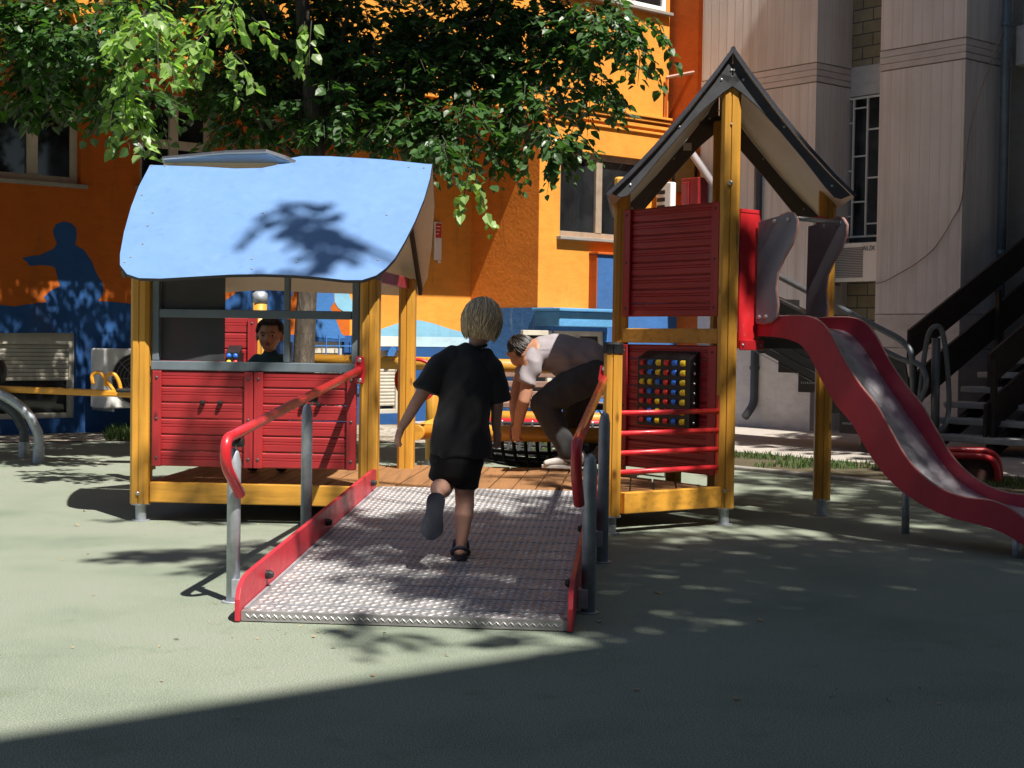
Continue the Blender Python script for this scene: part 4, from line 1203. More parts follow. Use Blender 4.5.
# infill between the pillars
IN = K1 + u * (SD1 - .02)
il = V((P2 - K1)).dot(v) + .05
m = MB(); m.obox(IN + UP * 4.42, v * il, u * .2, UP * 7); m.obox(IN + UP * -.05, v * il, u * .2, UP * 1.9); part('block_wall', m, M_block, bb)
m = MB(); m.obox(IN + v * .001 - u * .012 + UP * 4.06, v * (il - .002), u * .2, UP * .355); part('lintel', m, M_beige, bb)
m = MB(); m.obox(IN + u * .12 + UP * 1.852, v * il, u * .06, UP * 2.2); part('window', m, M_glass2, bb)
m = MB(); gl = IN - u * .02 + v * -.16
il2 = il + .10
zg0, zg1 = 2.36, 4.03
for k in range(6): c = gl + v * (.02 + (il2 - .04) * k / 5); m.bar(c + UP * zg0, c + UP * zg1, .022, .022, u)
m.bar(gl + UP * zg1, gl + v * il2 + UP * zg1, .02, .024); m.bar(gl + UP * zg0, gl + v * il2 + UP * zg0, .02, .024)
for k in range(5):
    for j in range(3):
        z = zg0 + (.25, .80, 1.38)[j] + (0.22 if k % 2 else 0) - (.05 * k)
        c = gl + v * (.02 + (il2 - .04) * k / 5); 
        if z < zg1 - .08: m.bar(c + UP * z, c + v * (il2 - .04) / 5 + UP * z, .016, .018)
part('window_grille', m, M_white, bb)
# recessed shaded wall right of the pillars, with a concrete beam over it
RW = K2 + u * .98
m = MB(); m.obox(RW - UP * .05, v * 6, u * .3, UP * 4.2); part('recess_wall', m, M_rib, bb)
m = MB(); m.obox(RW - u * .25 + v * .15 + UP * 4.16, v * 6, u * .5, UP * .44); part('beam', m, M_beige, bb, .01)
m = MB(); m.obox(RW - u * .1 + v * .15 + UP * 4.62, v * 6, u * .4, UP * 6); part('upper_wall', m, M_rib, bb)
m = MB(); m.obox(H1 + u * .9 - UP * .0 - v * 1.0, v * 14, u * .3, UP * 18); part('rear_wall', m, M_conc, bb)
acb = ac('air_conditioner', IN + v * -.10 - u * .34 + UP * 1.80, v, -u, il + .08, .46, .03, 'white air conditioner under the barred window, half hidden by the slide wing', fan=False, side_grille=True)
acp = acb.location
def lettering(txt, size, mat4, parent, mat, depth=.002, name='lettering'):
    cu = bpy.data.curves.new(name, 'FONT'); cu.body = txt; cu.size = size; cu.extrude = depth
    ob_ = bpy.data.objects.new(name, cu); COL.objects.link(ob_)
    me = bpy.data.meshes.new_from_object(ob_.evaluated_get(bpy.context.evaluated_depsgraph_get()))
    bpy.data.objects.remove(ob_); bpy.data.curves.remove(cu)
    me.transform(mat4); me.materials.clear(); me.materials.append(mat)
    o = bpy.data.objects.new(name, me); COL.objects.link(o); o.parent = parent
    return o
mm = Matrix(((v.x, 0, -u.x, 0), (v.y, 0, -u.y, 0), (0, 1, 0, 0), (0, 0, 0, 1)))
lettering('AUX', .085, Matrix.Translation(v * (il * .62) - u * .036 + UP * .36) @ mm, acb, M_grey)

# unseen wing added right of the view to shade the pillars
wq = V((6.62, 12.57, 0)); hw = []
for fl in range(4):
    for i in range(3): hw.append((.8 + i * 2.0, 2.0 + i * 2.0, 1.2 + fl * 3.4, 2.7 + fl * 3.4))
part('side_wing', wall_holes(wq, v, -u, 0, 7, -.05, 16, hw), M_rib, bb)
for h_ in hw: window(bb, wq, v, -u, *h_, cols=2, rec=.1)
m = MB(); m.obox(wq + u * .30, v * 7, u * 7, UP * 15.9); part('side_wing', m, M_rib, bb)

def pipe_thing(name, px, Y, z0, z1, r, mat, lab, clips=(), bend_foot=False):
    b_ = P(px, 345, Y); b_ = V((b_.x, b_.y, 0)); t = thing(name, b_ + UP * z0, lab, 'downpipe', None)
    m = MB(); pts = [b_ + UP * z1, b_ + UP * z0]
    if bend_foot: pts = bend([b_ + UP * z1, b_ + UP * (z0 + .15), b_ + UP * z0 - u * .18 + v * .02], .1)
    m.tube(pts, r, 14); part('pipe', m, mat, t, smooth=True)
    for z in clips:
        m = MB(); m.tube([b_ + UP * (z - .02), b_ + UP * (z + .02)], r * 1.25, 14); m.bar(b_ + UP * z, b_ + u * (r + .1) + UP * z, .02, .02); part('clip', m, mat, t)
    return t
M_dp = plain('blue_grey_zinc', (.16, .21, .27), .35, .4, .15, 10)
k2y = (K2 + u * .62 + v * .10)
pipe_thing('downpipe', 999, (K2 + u * .5 + v * .10).y, 0, 11, .052, M_dp, 'blue grey metal downpipe on the shaded pillar at the right edge', (2.1, 4.6))
pp = H1 + v * (s_at(755, H1, v, 250)) - u * .10
pipe_thing('downpipe', 755, pp.y, .15, 3.55, .05, plain('grey_zinc', (.065, .07, .08), .4, .3, .15, 10), 'grey downpipe on the beige pillar behind the front tower post', (.75, 1.6, 3.4), True)
sp = H1 + v * .05 - u * .12
a = PL(684, 142, sp, u); b_ = PL(722, 196, sp, u)
t = thing('downpipe', a, 'slanting grey drain pipe seen under the tower roof', 'downpipe')
m = MB(); m.tube(bend([a + UP * .35, a, b_, b_ - UP * .4], .08), .05, 12); part('pipe', m, plain('pale_grey_pipe', (.34, .31, .32), .5), t, smooth=True)
# loose cable
ko = P2 - u * .03
pts = [PL(x, y, ko, u) for x, y in ((873, 283.5), (884, 281.5), (900, 273), (918, 262), (936, 246), (952, 220), (962, 198))] + [PL(985, 138, ko, u) - u * .3, PL(1010, 88, ko, u) - u * .5, PL(1035, 40, ko, u) - u * .6]
m = MB(); m.tube(spline(pts, 6), .0058, 6); tag(part('cable', m, plain('brown_cable', (.24, .17, .14), .6), None, smooth=True), 'thin brown cable hanging loosely across the beige pillar', 'cable')

# ------------------------------------------------------------------ wide outdoor stairs at the right
st = thing('outdoor_stairs', V((4.3, 14.4, 0)), 'wide outdoor stairs with concrete treads and dark brown plank railings at right', 'stairs')
SF = V((3.93, 14.72, 0)); SWD = 1.15
for k in range(9):
    m = MB(); m.obox(SF + u * (.30 * k - .05) + v * .05 + UP * (.13 + .15 * k), u * .34, v * (SWD + (1.6 if k < 9 else 0)), UP * .06); part('tread', m, M_tread, st, .012)
def rail_board(off, s0, s1, zc, h=.30, sl_=.5, th=.035, vert=True):
    o = SF + v * off
    pts = [o + u * s0 + UP * (zc + sl_ * s0 - h / 2), o + u * s1 + UP * (zc + sl_ * s1 - h / 2), o + u * s1 + UP * (zc + sl_ * s1 + h / 2), o + u * s0 + UP * (zc + sl_ * s0 + h / 2)]
    m = MB(); m.prism(pts, v * th); part('rail_board', m, M_brown, st, .004)
rail_board(.0, -.02, 3.6, 1.06, .31); rail_board(.0, -.02, 3.6, .56, .34)
rail_board(.86, .05, 3.6, .80, .32); rail_board(.86, .0, 3.6, .34, .32)
for off, s in ((.0, .02), (.0, 1.5), (.0, 3.0), (.86, .08), (.86, 1.6)):
    m = MB(); c = SF + v * (off + .06) + u * s; m.bar(c, c + UP * (.9 + .5 * s), .05, .05, u); part('rail_post', m, M_brown, st)
m = MB()
for off in (.30, .95): m.bar(SF + v * off + u * .0 + UP * .06, SF + v * off + u * 2.6 + UP * 1.22, .08, .12)
part('stringer', m, M_brown, st)
# dark metal stair rising to the left, with grey tube rails
s2 = thing('metal_stairs', V((3.3, 14.3, 0)), 'dark perforated metal stairs with grey tube handrails behind the slide', 'stairs')
M_blkmetal = plain('black_metal', (.008, .007, .007), .55, 0, .2, 9)
B0 = G(884, 456); B0 = V((B0.x, B0.y, 0)); wl = -v
for k in range(8):
    base = B0 + wl * (.26 * k)
    m = MB(); m.obox(base + UP * (.19 * k), wl * .27, u * .95, UP * .20); 
    part('step', m, M_blkmetal, s2, .004)
    m = MB()
    for i in range(9): m.obox(base + wl * (.03 + .024 * i) - u * .003 + UP * (.19 * k + .085), wl * .006, u * .002, UP * .022)
    if k in (0, 1, 3, 5, 6): part('slots', m, M_galv, s2)
m = MB(); 
def r2(px, py, off=0): return PL(px, py, B0 - u * .02 + u * off, u)
m.tube(bend([r2(722, 247), r2(900, 339), r2(912, 351), r2(913.5, 400)], .15), .030, 12); part('handrail', m, M_greypipe, s2, smooth=True)
m = MB(); m.tube(bend([r2(722, 271), r2(905, 361), r2(922, 364), r2(928, 382), r2(920, 402), r2(914, 403)], .2), .026, 12); part('lower_rail', m, M_greypipe, s2, smooth=True)
m = MB(); pz = [r2(740, 283), r2(905, 364), r2(911, 400), r2(884, 448), r2(850, 400), r2(740, 340)]
m.prism(pz, u * .02); part('side_panel', m, plain('dark_corrugated_sheet', (.032, .035, .038), .45, .3, .15, 12), s2)
m = MB()
for k in range(1, 7):
    a, b_ = r2(740, 283 + 10 * k), r2(908, 364 + 12 * k if k < 3 else 366 + 11 * k)
    c_ = r2(905 - 2 * k, 364 + 10.2 * k); m.bar(a - u * .004, c_ - u * .004, .004, .008, u)
part('panel_ribs', m, M_dark, s2)
# grey tube hoops standing in front of the wide stairs
hp = thing('hoop_railing', G(936, 437), 'narrow grey tube hoop railing at the foot of the wide stairs', 'railing')
HY = 13.75
m = MB(); m.tube([P(936, 338, HY), P(935, 432, HY)], .040, 12); part('pole', m, M_greypipe, hp, smooth=True)
m = MB(); m.tube(spline([P(x, y, HY - .04) for x, y in ((919, 402), (921, 385), (925, 352), (929, 333), (935, 326.5), (941, 329), (945, 345), (948, 375), (949, 405), (946, 423), (940, 430), (934, 428))], 5), .024, 10); part('hoop', m, M_greypipe, hp, smooth=True)
m = MB(); c = P(935, 432, HY); m.tube([V((c.x, c.y, 0)), c], .04, 12); part('foot', m, M_greypipe, hp)
# red tube frame with a dark panel beyond the slide
rt = thing('tube_frame_panel', G(975, 488), 'red tube frame play panel with rounded corners beyond the slide', 'play panel')
RY = 11.3
for off, pts in ((0, [(925, 455.5), (980, 456), (993, 459), (998, 472), (997, 492)]), (.28, [(925, 450), (985, 450.5), (996, 455), (1000, 468), (1000, 489)])):
    m = MB(); q = [P(x, y, RY + off) for x, y in pts]; q.append(V((q[-1].x, q[-1].y, 0))); q.insert(0, V((q[0].x, q[0].y, q[0].z)))
    q[0] = V((q[1].x - .12, q[1].y, q[1].z))
    m.tube(bend(q, .12), .026, 12); part('tube_frame', m, M_red, rt, smooth=True)
    m = MB(); m.tube([V((q[0].x, q[0].y, 0)), q[0]], .026, 10); part('leg', m, M_red, rt)
m = MB(); m.prism([P(x, y, RY + .02) for x, y in ((915, 458), (982, 459), (992, 463), (995, 475), (994, 488), (915, 488))], (0, .02, 0)); part('panel', m, plain('dark_red_brown_panel', (.05, .018, .014), .5), rt)
SUNH = V((.35, -.52, 0))       # how far the sun shifts a shadow per metre of height
SHADES = [(-.25, 7.05, .15, 8.8, .36), (.28, 6.65, .12, 8.6, .42), (.32, 7.5, .2, 9.0, .34), (.02, 5.95, .08, 8.5, .30), (.38, 5.8, .05, 8.6, .34),
          (-.12, 6.55, .7, 8.8, .50), (.15, 5.95, .05, 8.4, .42), (.12, 7.15, .1, 9.0, .50), (-.38, 7.1, .1, 8.6, .34), (-.35, 6.2, .1, 8.8, .22),
          (.75, 6.5, 0, 9.0, .60), (1.35, 6.3, 0, 9.4, .65), (2.0, 6.4, 0, 9.6, .7), (.85, 7.5, 0, 9.4, .50), (1.5, 7.3, 0, 9.8, .62), (2.2, 7.2, .3, 9.9, .62, 60), (2.9, 7.4, .2, 10.0, .7),
          (1.05, 8.75, .7, 9.9, .33), (1.9, 8.6, .6, 10.0, .42, 34), (2.5, 8.7, .3, 10.2, .60, 60), (3.2, 8.6, .2, 10.4, .60), (1.5, 9.6, 0, 10.2, .50), (2.4, 9.8, .2, 10.4, .7), (3.3, 9.9, .2, 10.6, .7),
          (2.9, 11.2, .3, 10.8, .6), (3.9, 10.6, .2, 10.8, .8), (2.0, 11.4, .1, 10.8, .4), (1.7, 8.1, 1.4, 9.9, .25), (.7, 5.6, 0, 9.2, .5), (1.6, 5.4, 0, 9.6, .6), (2.4, 5.6, 0, 9.8, .7),
          (-1.75, 6.85, 0, 8.4, .16, 7), (-1.35, 6.95, 0, 8.4, .2, 12), (-1.05, 7.25, 0, 8.6, .25, 20), (-1.5, 7.25, 0, 8.6, .18, 10),
          (-1.22, 8.42, 1.60, 9.6, .10, 9), (-1.36, 8.55, 1.72, 9.6, .07, 6), (-1.06, 8.30, 1.5, 9.6, .07, 5), (-1.75, 8.25, .6, 8.4, .18, 8), (-.95, 8.2, .6, 8.6, .12, 3), (.30, 8.9, .3, 9.6, .25, 12), (-.5, 5.3, 0, 8.4, .14, 4), (0.2, 5.2, 0, 8.4, .3, 16),
          (.95, 8.6, 1.75, 9.8, .12, 7)]
# ================================================================== trees
def make_tree(name, base, trunk_pts, trunk_r, limbs, twigs, leaf_len, rn, lab, leaf_mat=None, nleaf=(12, 18)):
    t = thing(name, base, lab, 'tree')
    m = MB(); m.tube(spline(trunk_pts, 5), [trunk_r[0] + (trunk_r[1] - trunk_r[0]) * i / (5 * (len(trunk_pts) - 1)) for i in range(5 * (len(trunk_pts) - 1) + 1)], 14)
    for a, b, c, r0 in limbs: m.tube(bez(a, b, c, 8), [r0 * (1 - .85 * i / 8) for i in range(9)], 8)
    part('trunk', m, M_bark, t, smooth=True)
    lm0 = MB(); lm1 = MB(); tm = MB()
    for c, d_, ln, *lit_flag in twigs:
        lm = lm1 if lit_flag and lit_flag[0] else lm0
        k = rn.randint(*nleaf); d_ = d_.normalized()
        e = c + d_ * ln + V((0, 0, -.25 * ln)); mid = c + d_ * ln * .5 + V((0, 0, .05 * ln))
        tm.tube([c, mid, e], [.005, .004, .002], 4, caps=False)
        for i in range(k):
            f = (i + .5) / k; q = (c * (1 - f) ** 2 + mid * 2 * f * (1 - f) + e * f * f)
            sgn = 1 if i % 2 else -1
            sd = d_.cross(UP); sd = sd.normalized() if sd.length > .01 else V((1, 0, 0))
            dv = sd * sgn * rn.uniform(.5, 1.1) + d_ * rn.uniform(.2, .9) + V((rn.uniform(-.3, .3), rn.uniform(-.3, .3), rn.uniform(-.55, .25)))
            q2 = q + dv.normalized() * .03
            leaf(lm, q2, leaf_len * rn.uniform(.5, 1.25), rn, dr=dv, nrm=V((rn.uniform(-.7, .7), rn.uniform(-.7, .7), 1)))
    part('crown', lm0, leaf_mat or M_leaf, t)
    if lm1.v: part('sunlit_leaves', lm1, M_leaf2, t)  # front sprays, their sunlit look put into the leaf colour
    part('twigs', tm, M_twig, t)
    return t
rn = random.Random(11)
# tree behind the playhouse; its crown hangs into the top of the view
T0 = P(303, 360, 11.6); T0 = V((T0.x, T0.y, 0))
tb = V((T0.x, T0.y, 0))
tp_ = [tb, P(304, 355, 11.6), P(308, 285, 11.6), tb + V((.10, .0, 2.3)), tb + V((.0, -.1, 3.4)), tb + V((-.1, 0, 4.6)), tb + V((-.1, 0, 6))]
twigs = []; limbs = []
def blob(c, r, n, flat=.7, sunlit=False):
    if rn.random() < .4 and c.y > 11.5: limbs.append((tb + V((.05, 0, 2.2 + rn.random() * .8)), (tb + V((0, 0, 3.4)) + c) / 2 + V((0, 0, .4)), c, .022))
    for _ in range(n):
        while True:
            q = V((rn.uniform(-1, 1), rn.uniform(-1, 1), rn.uniform(-1, 1)))
            if q.length < 1: break
        q = V((q.x * r, q.y * r, q.z * r * flat)); d_ = V((q.x, q.y, q.z * .4 - .1)) + V((rn.uniform(-.5, .5), rn.uniform(-.5, .5), rn.uniform(-.3, .3))) * r
        twigs.append((c + q, d_, rn.uniform(.16, .32), sunlit))
# (photo column, row, depth, radius, twigs) of the boughs one can see, then the hidden upper crown
for px, py, Y, r, n in ((20, 48, 10.8, .48, 75), (80, 72, 11.2, .38, 44), (90, 30, 10.6, .45, 55), (130, 102, 10.6, .20, 20), (50, 92, 11.2, .24, 22),
                        (150, 32, 9.3, .18, 16), (160, 60, 9.2, .14, 10), (238, 14, 9.3, .16, 13), (212, 50, 9.3, .10, 7), (226, 62, 9.2, .08, 4), (140, 5, 9.4, .2, 14), (120, 95, 9.4, .10, 8), (135, 118, 9.6, .06, 4),
                        (250, 110, 11.8, .35, 55), (300, 60, 12.0, .50, 90), (330, 115, 11.6, .36, 62), (390, 70, 11.8, .50, 95), (400, 130, 11.6, .30, 48), (350, 20, 12.2, .5, 80),
                        (455, 60, 11.8, .46, 80), (462, 125, 11.4, .24, 26), (438, 150, 11.0, .14, 12), (470, 182, 10.0, .05, 3), (310, 28, 10.0, .05, 4), (460, 20, 12, .4, 60),
                        (520, 50, 11.8, .36, 50), (530, 100, 11.6, .26, 28), (520, 10, 11.8, .3, 36), (565, 75, 11.6, .25, 22), (572, 30, 11.6, .28, 26), (548, 140, 11.2, .18, 15), (595, 95, 11.4, .13, 8), (562, 150, 11.1, .06, 5),
                        (615, 40, 11.2, .20, 13), (648, 28, 11.1, .10, 5), (640, 55, 11.2, .07, 3), (600, 15, 11.3, .22, 12), (240, 70, 12.0, .28, 30), (20, 10, 10.8, .5, 50), (200, 8, 11.5, .3, 20),
                        (500, 150, 11.4, .10, 6), (280, 20, 12.2, .45, 60)):
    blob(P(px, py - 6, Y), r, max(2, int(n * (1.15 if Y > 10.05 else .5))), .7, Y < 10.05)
for c, r, n in (((-3.4, 13.3, 5.0), 1.2, 190), ((-2.4, 13.8, 5.2), 1.1, 150), ((-4.6, 12.9, 5.0), 1.1, 170), ((-1.5, 14.8, 5.4), .8, 70), ((-5.4, 12.4, 4.6), .9, 120), ((-3.0, 14.4, 6.2), 1.0, 100),
                ((-.3, 11.3, 4.7), .75, 130), ((-1.2, 11.2, 4.6), .8, 140), ((-2.2, 11.1, 4.7), .7, 100), ((.6, 11.5, 4.7), .6, 80), ((-.6, 11.0, 5.8), .9, 150), ((-1.7, 11.1, 5.9), .9, 120), ((.5, 11.2, 5.8), .8, 110),
                ((-3.3, 11.1, 5.6), .7, 80), ((-.3, 11.8, 6.6), 1.1, 110), ((-1.7, 12, 6.9), 1.2, 110), ((-3.6, 12, 5.8), .9, 100), ((1.2, 11.4, 4.9), .45, 40), ((-4.3, 11.2, 5.0), .6, 60), ((-2.3, 10.55, 5.6), .6, 70), ((-1.3, 10.6, 5.5), .6, 80), ((-.3, 10.6, 5.5), .55, 70), ((.6, 10.7, 5.6), .55, 70), ((1.5, 10.8, 5.7), .5, 60)):
    blob(V(c), r, n)
make_tree('tree', tb, tp_, (.095, .04), limbs, twigs, .086, rn, 'leafy green tree whose trunk stands behind the playhouse window')
# shade tree beside the viewer, its crown above the picture
rn = random.Random(23)
tb = V((5.0, 2.2, 0)); twigs = []; limbs = []
tp_ = [tb, tb + V((-.05, .1, 2.5)), tb + V((-.15, .1, 5.0)), tb + V((-.3, .2, 7.5)), tb + V((-.4, .2, 9.5))]
def shade(x, y, z, h, r, n=None, flat=.45, k=70):
    # a bough at height h that stands between the sun and the place (x, y, z)
    c = V((x + SUNH.x * (h - z), y + SUNH.y * (h - z), h))
    limbs.append((tb + V((-.2, .1, rn.uniform(.5, .8) * h)), (tb + V((-.4, 0, h + .5)) + c) / 2 + V((0, 0, .5)), c, .035))
    for _ in range(n if n is not None else int(k * r * r / .3)):
        while True:
            q = V((rn.uniform(-1, 1), rn.uniform(-1, 1), rn.uniform(-1, 1)))
            if q.length < 1: break
        q = V((q.x * r, q.y * r, q.z * r * flat)); d_ = V((q.x, q.y, q.z * .4 - .1)) + V((rn.uniform(-.5, .5), rn.uniform(-.5, .5), rn.uniform(-.3, .3))) * r
        twigs.append((c + q, d_, rn.uniform(.18, .36)))
for a in SHADES: shade(*a)
make_tree('shade_tree', tb, tp_, (.17, .06), limbs, twigs, .10, rn, 'tall broad tree standing right of the ramp, shading the slide and tower')

rn = random.Random(31)  # unseen tree, added beyond the view to shade the stairs
tb = V((7.4, 11.2, 0)); twigs = []; limbs = []
tp_ = [tb, tb + V((-.05, .1, 2)), tb + V((-.2, .1, 4)), tb + V((-.2, .2, 7))]
for cx, cy, cz, r in ((6.3, 12.2, 5.2, 1.3), (6.8, 10.6, 5.6, 1.3), (5.8, 10.2, 4.9, .9), (7.3, 12.6, 7, 1.5), (6.3, 11.3, 7.2, 1.4), (7.9, 11, 8.4, 1.5), (6.6, 13.5, 6.2, 1.2), (8.6, 12.5, 7, 1.4), (6, 9.2, 5.4, .9), (7.6, 14, 8, 1.4)):
    shade(cx, cy, cz, cz, r, None, .7, 26)
make_tree('shade_tree', tb, tp_, (.2, .06), limbs, twigs, .15, rn, 'unseen tree added right of the wide stairs to shade them')

# apartment block behind the viewer; its straight roof edge shades the foreground
ab = thing('apartment_block', V((5, -6, 0)), 'tall plain apartment block behind the viewer shading the foreground', 'building')
ad = V((.78, .62, 0)).normalized(); an = V((ad.y, -ad.x, 0)); AH = 14.0
ae = V((-1.33, 3.83, 0)) + SUNH * AH
hol = []
for fl in range(4):
    for i in range(9): hol.append((-22 + i * 3.6, -20.4 + i * 3.6, 1.2 + fl * 3.2, 2.7 + fl * 3.2))
M_abw = plaster('dark_grey_render', (.16, .165, .18))
part('wall', wall_holes(ae, ad, -an, -26, 13, 0, AH, hol), M_abw, ab)
for h_ in hol: window(ab, ae, ad, -an, *h_, cols=2, rec=.1)
m = MB(); m.obox(ae + ad * -26 + an * .3, ad * 39, an * 9, UP * (AH - .1)); part('body', m, M_abw, ab)

# fallen leaves and bits on the rubber
rn = random.Random(4)
spots = [(86, 511), (75, 525), (180, 639), (682, 547), (600, 622), (655, 592), (757, 620), (640, 690), (735, 700), (905, 640), (832, 695), (570, 700), (300, 655), (161, 681), (445, 655), (700, 640), (930, 600), (520, 690), (250, 545), (60, 560)]
for _ in range(34):
    spots.append((rn.uniform(30, 1000), rn.uniform(500, 735)))
for cx, cy, sx, sy, n in ((230, 628, 60, 10, 8), (330, 632, 90, 8, 8), (600, 620, 25, 10, 8), (725, 524, 30, 8, 6), (140, 522, 25, 6, 6), (830, 515, 40, 8, 8), (680, 548, 60, 20, 10)):
    for _ in range(n): spots.append((rn.gauss(cx, sx), rn.gauss(cy, sy)))
for i, (x, y) in enumerate(spots):
    c = G(x, y, .004); m = MB(); leaf(m, c, (rn.uniform(.025, .042) if i < 9 else rn.uniform(.008, .020)), rn, dr=V((rn.uniform(-1, 1), rn.uniform(-1, 1), .12)), nrm=V((rn.uniform(-.3, .3), rn.uniform(-.3, .3), 1)))
    o = part('fallen_leaf', m, M_dryleaf); tag(o, 'small dry leaf lying on the green rubber surface', 'leaf', 'fallen leaves on the rubber')
# ================================================================== people
def fuse(name, mb, vox, mat, parent=None, smooth_it=2, sub=0, disp=None, label=None):
    """melt overlapping rounded bodies into one continuous surface"""
    me = bpy.data.meshes.new(name + '_src'); me.from_pydata([tuple(q) for q in mb.v], [], mb.f); me.update()
    o = bpy.data.objects.new(name, me); COL.objects.link(o)
    r = o.modifiers.new('remesh', 'REMESH'); r.mode = 'VOXEL'; r.voxel_size = vox; r.adaptivity = 0
    if smooth_it:
        s = o.modifiers.new('smooth', 'SMOOTH'); s.factor = .5; s.iterations = smooth_it
    dg = bpy.context.evaluated_depsgraph_get()
    nm = bpy.data.meshes.new_from_object(o.evaluated_get(dg), depsgraph=dg)
    bpy.data.objects.remove(o); bpy.data.meshes.remove(me)
    nm.name = name
    if disp:
        nm.update(); ns = [Vector(q.normal) for q in nm.vertices]
        for q, n in zip(nm.vertices, ns): q.co = q.co + n * disp(q.co.copy(), n)
    off = wloc(parent) if parent else V((0, 0, 0))
    nm.transform(Matrix.Translation(-off))
    nm.polygons.foreach_set('use_smooth', [True] * len(nm.polygons))
    nm.materials.clear(); nm.materials.append(mat); nm.update()
    o = bpy.data.objects.new(name, nm); COL.objects.link(o)
    if parent: o.parent = parent
    if label: o['label'] = label
    return o
def skin(name, c):
    m, nt, b = new_mat(name)
    f = noise_n(nt, coords(nt), 24, 5)
    L(nt, ramp(nt, f, [(.3, sc3(c, .88)), (.7, sc3(c, 1.08))]), b.inputs['Base Color'])
    b.inputs['Roughness'].default_value = .5
    b.inputs['Subsurface Weight'].default_value = .12
    b.inputs['Subsurface Radius'].default_value = (.02, .008, .004)
    return m
SK = skin('fair_skin', (.52, .285, .205)); SKM = skin('tan_skin', (.46, .225, .14)); SKB = skin('boy_skin', (.44, .24, .16))
def cloth(name, c, rough=.9):
    m, nt, b = new_mat(name)
    v_ = coords(nt)
    L(nt, ramp(nt, noise_n(nt, v_, 9, 4), [(.3, sc3(c, .8)), (.7, sc3(c, 1.15))]), b.inputs['Base Color'])
    b.inputs['Roughness'].default_value = rough; b.inputs['Sheen Weight'].default_value = .1
    b.inputs['Specular IOR Level'].default_value = .25
    bump(nt, b, noise_n(nt, v_, 420, 2), .2, .002)
    return m
C_blk = cloth('black_cotton', (.019, .018, .020), .72); C_blk2 = cloth('black_shorts_cloth', (.010, .010, .011))
C_tee = cloth('mauve_grey_cotton', (.29, .258, .272)); C_jean = cloth('dark_denim', (.055, .055, .058)); C_teal = cloth('dark_teal_cotton', (.03, .085, .11))
def hairmat(name, c):
    m, nt, b = new_mat(name)
    g = nt.nodes.new('ShaderNodeNewGeometry')
    L(nt, ramp(nt, g.outputs['Random Per Island'], [(0, sc3(c, .5)), (.6, c), (1, sc3(c, 1.7))]), b.inputs['Base Color'])
    b.inputs['Roughness'].default_value = .42
    return m
H_blond = hairmat('dark_blond_hair', (.60, .44, .27)); H_dark = hairmat('dark_brown_hair', (.018, .012, .009)); H_blk = hairmat('black_hair', (.012, .009, .008))
M_shoe = plain('navy_sandal_foam', (.022, .025, .038), .55, 0, .15, 20)
M_eyew = plain('eye_white', (.42, .40, .38), .3); M_iris = plain('dark_iris', (.02, .012, .008), .15); M_lip = plain('lip', (.30, .10, .085), .45)

def hand(mb, w, d_, pn, size, side, curl=.5):
    """palm, four bent fingers of unequal length and a thumb; w wrist, d_ along the hand, pn palm normal, side the thumb's way"""
    d_ = V(d_).normalized(); pn = V(pn); pn = (pn - d_ * pn.dot(d_)).normalized(); sd = V(side); sd = (sd - d_ * sd.dot(d_) - pn * sd.dot(pn)).normalized()
    p1 = w + d_ * size * .5
    mb.loft([w - d_ * size * .05, w + d_ * size * .2, p1 - d_ * size * .02], [(size * .17, size * .12), (size * .235, size * .12), (size * .235, size * .10)], sd, 12)
    for i, (l_, o_) in enumerate(((.44, .17), (.50, .06), (.47, -.055), (.37, -.16))):
        a = p1 + sd * size * o_ - d_ * size * .05; pts = [a]; dd = d_ + sd * o_ * .5
        ang = 0; cur = a
        for s_ in (.45, .32, .23):
            ang += curl * (.35 + .12 * i)
            dv = (dd.normalized() * math.cos(ang) + pn * math.sin(ang))
            cur = cur + dv * size * l_ * s_; pts.append(cur)
        mb.loft(pts, [size * .058, size * .054, size * .049, size * .040], sd, 8)
    a = w + d_ * size * .16 + sd * size * .17
    b_ = a + (d_ * .6 + sd * .6 + pn * .25).normalized() * size * .20; c = b_ + (d_ * .9 + sd * .15 + pn * .35).normalized() * size * .19
    mb.loft([a - sd * size * .06, a, b_, c], [size * .08, size * .075, size * .062, size * .048], pn, 8)

# ---------------------------------------------------------------- the child running up the ramp
q_ = None
lo_q, hi_q = -2.8, 0
for _ in range(40):                       # where on the slope the standing foot is
    mid_q = (lo_q + hi_q) / 2; w_ = G(460, 559.5, rz(mid_q)); qq = (w_ - PO).dot(PB)
    if qq > mid_q: lo_q = mid_q
    else: hi_q = mid_q
O1 = G(460, 559.5, rz(mid_q)); O1.z = rz((O1 - PO).dot(PB)) + .004
K = O1.y / FPX
def c3(px, py, y=0.0): return O1 + V(((px - 460) * K, y, (559.5 - py) * K))
kid = thing('person', O1, 'child in black shirt and shorts seen from behind running up the ramp', 'person')
kb = MB()
hc = c3(478.5, 323.5, .02)
tors = [c3(455, 458), c3(457, 440), c3(461, 410), c3(464, 385, .01), c3(466, 366, .01), c3(470, 350, .01)]
kb.loft(tors, [(.095, .075), (.098, .075), (.088, .066), (.095, .068), (.082, .055), (.040, .040)])
kb.loft([c3(471, 356, .01), c3(474, 345, .012), c3(478, 332, .02)], [(.05, .05), (.036, .036), (.04, .042)])
kb.ell(hc + V((0, .0, .012)), (.073, .086, .086)); kb.ell(hc + V((-.004, .045, -.035)), (.050, .045, .058)); kb.ell(hc + V((-.01, .098, -.012)), (.011, .016, .016), 8, 6)
for s_ in (-1, 1): kb.ell(hc + V((.073 * s_, .004, -.008)), (.010, .019, .027), 10, 7)
aL = [c3(438, 362), c3(424, 388, -.01), c3(414, 404, -.015), c3(405, 420, .0), c3(400, 428, .005)]
kb.loft([c3(446, 363), *aL], [.034, .036, .031, .027, .0225, .019])
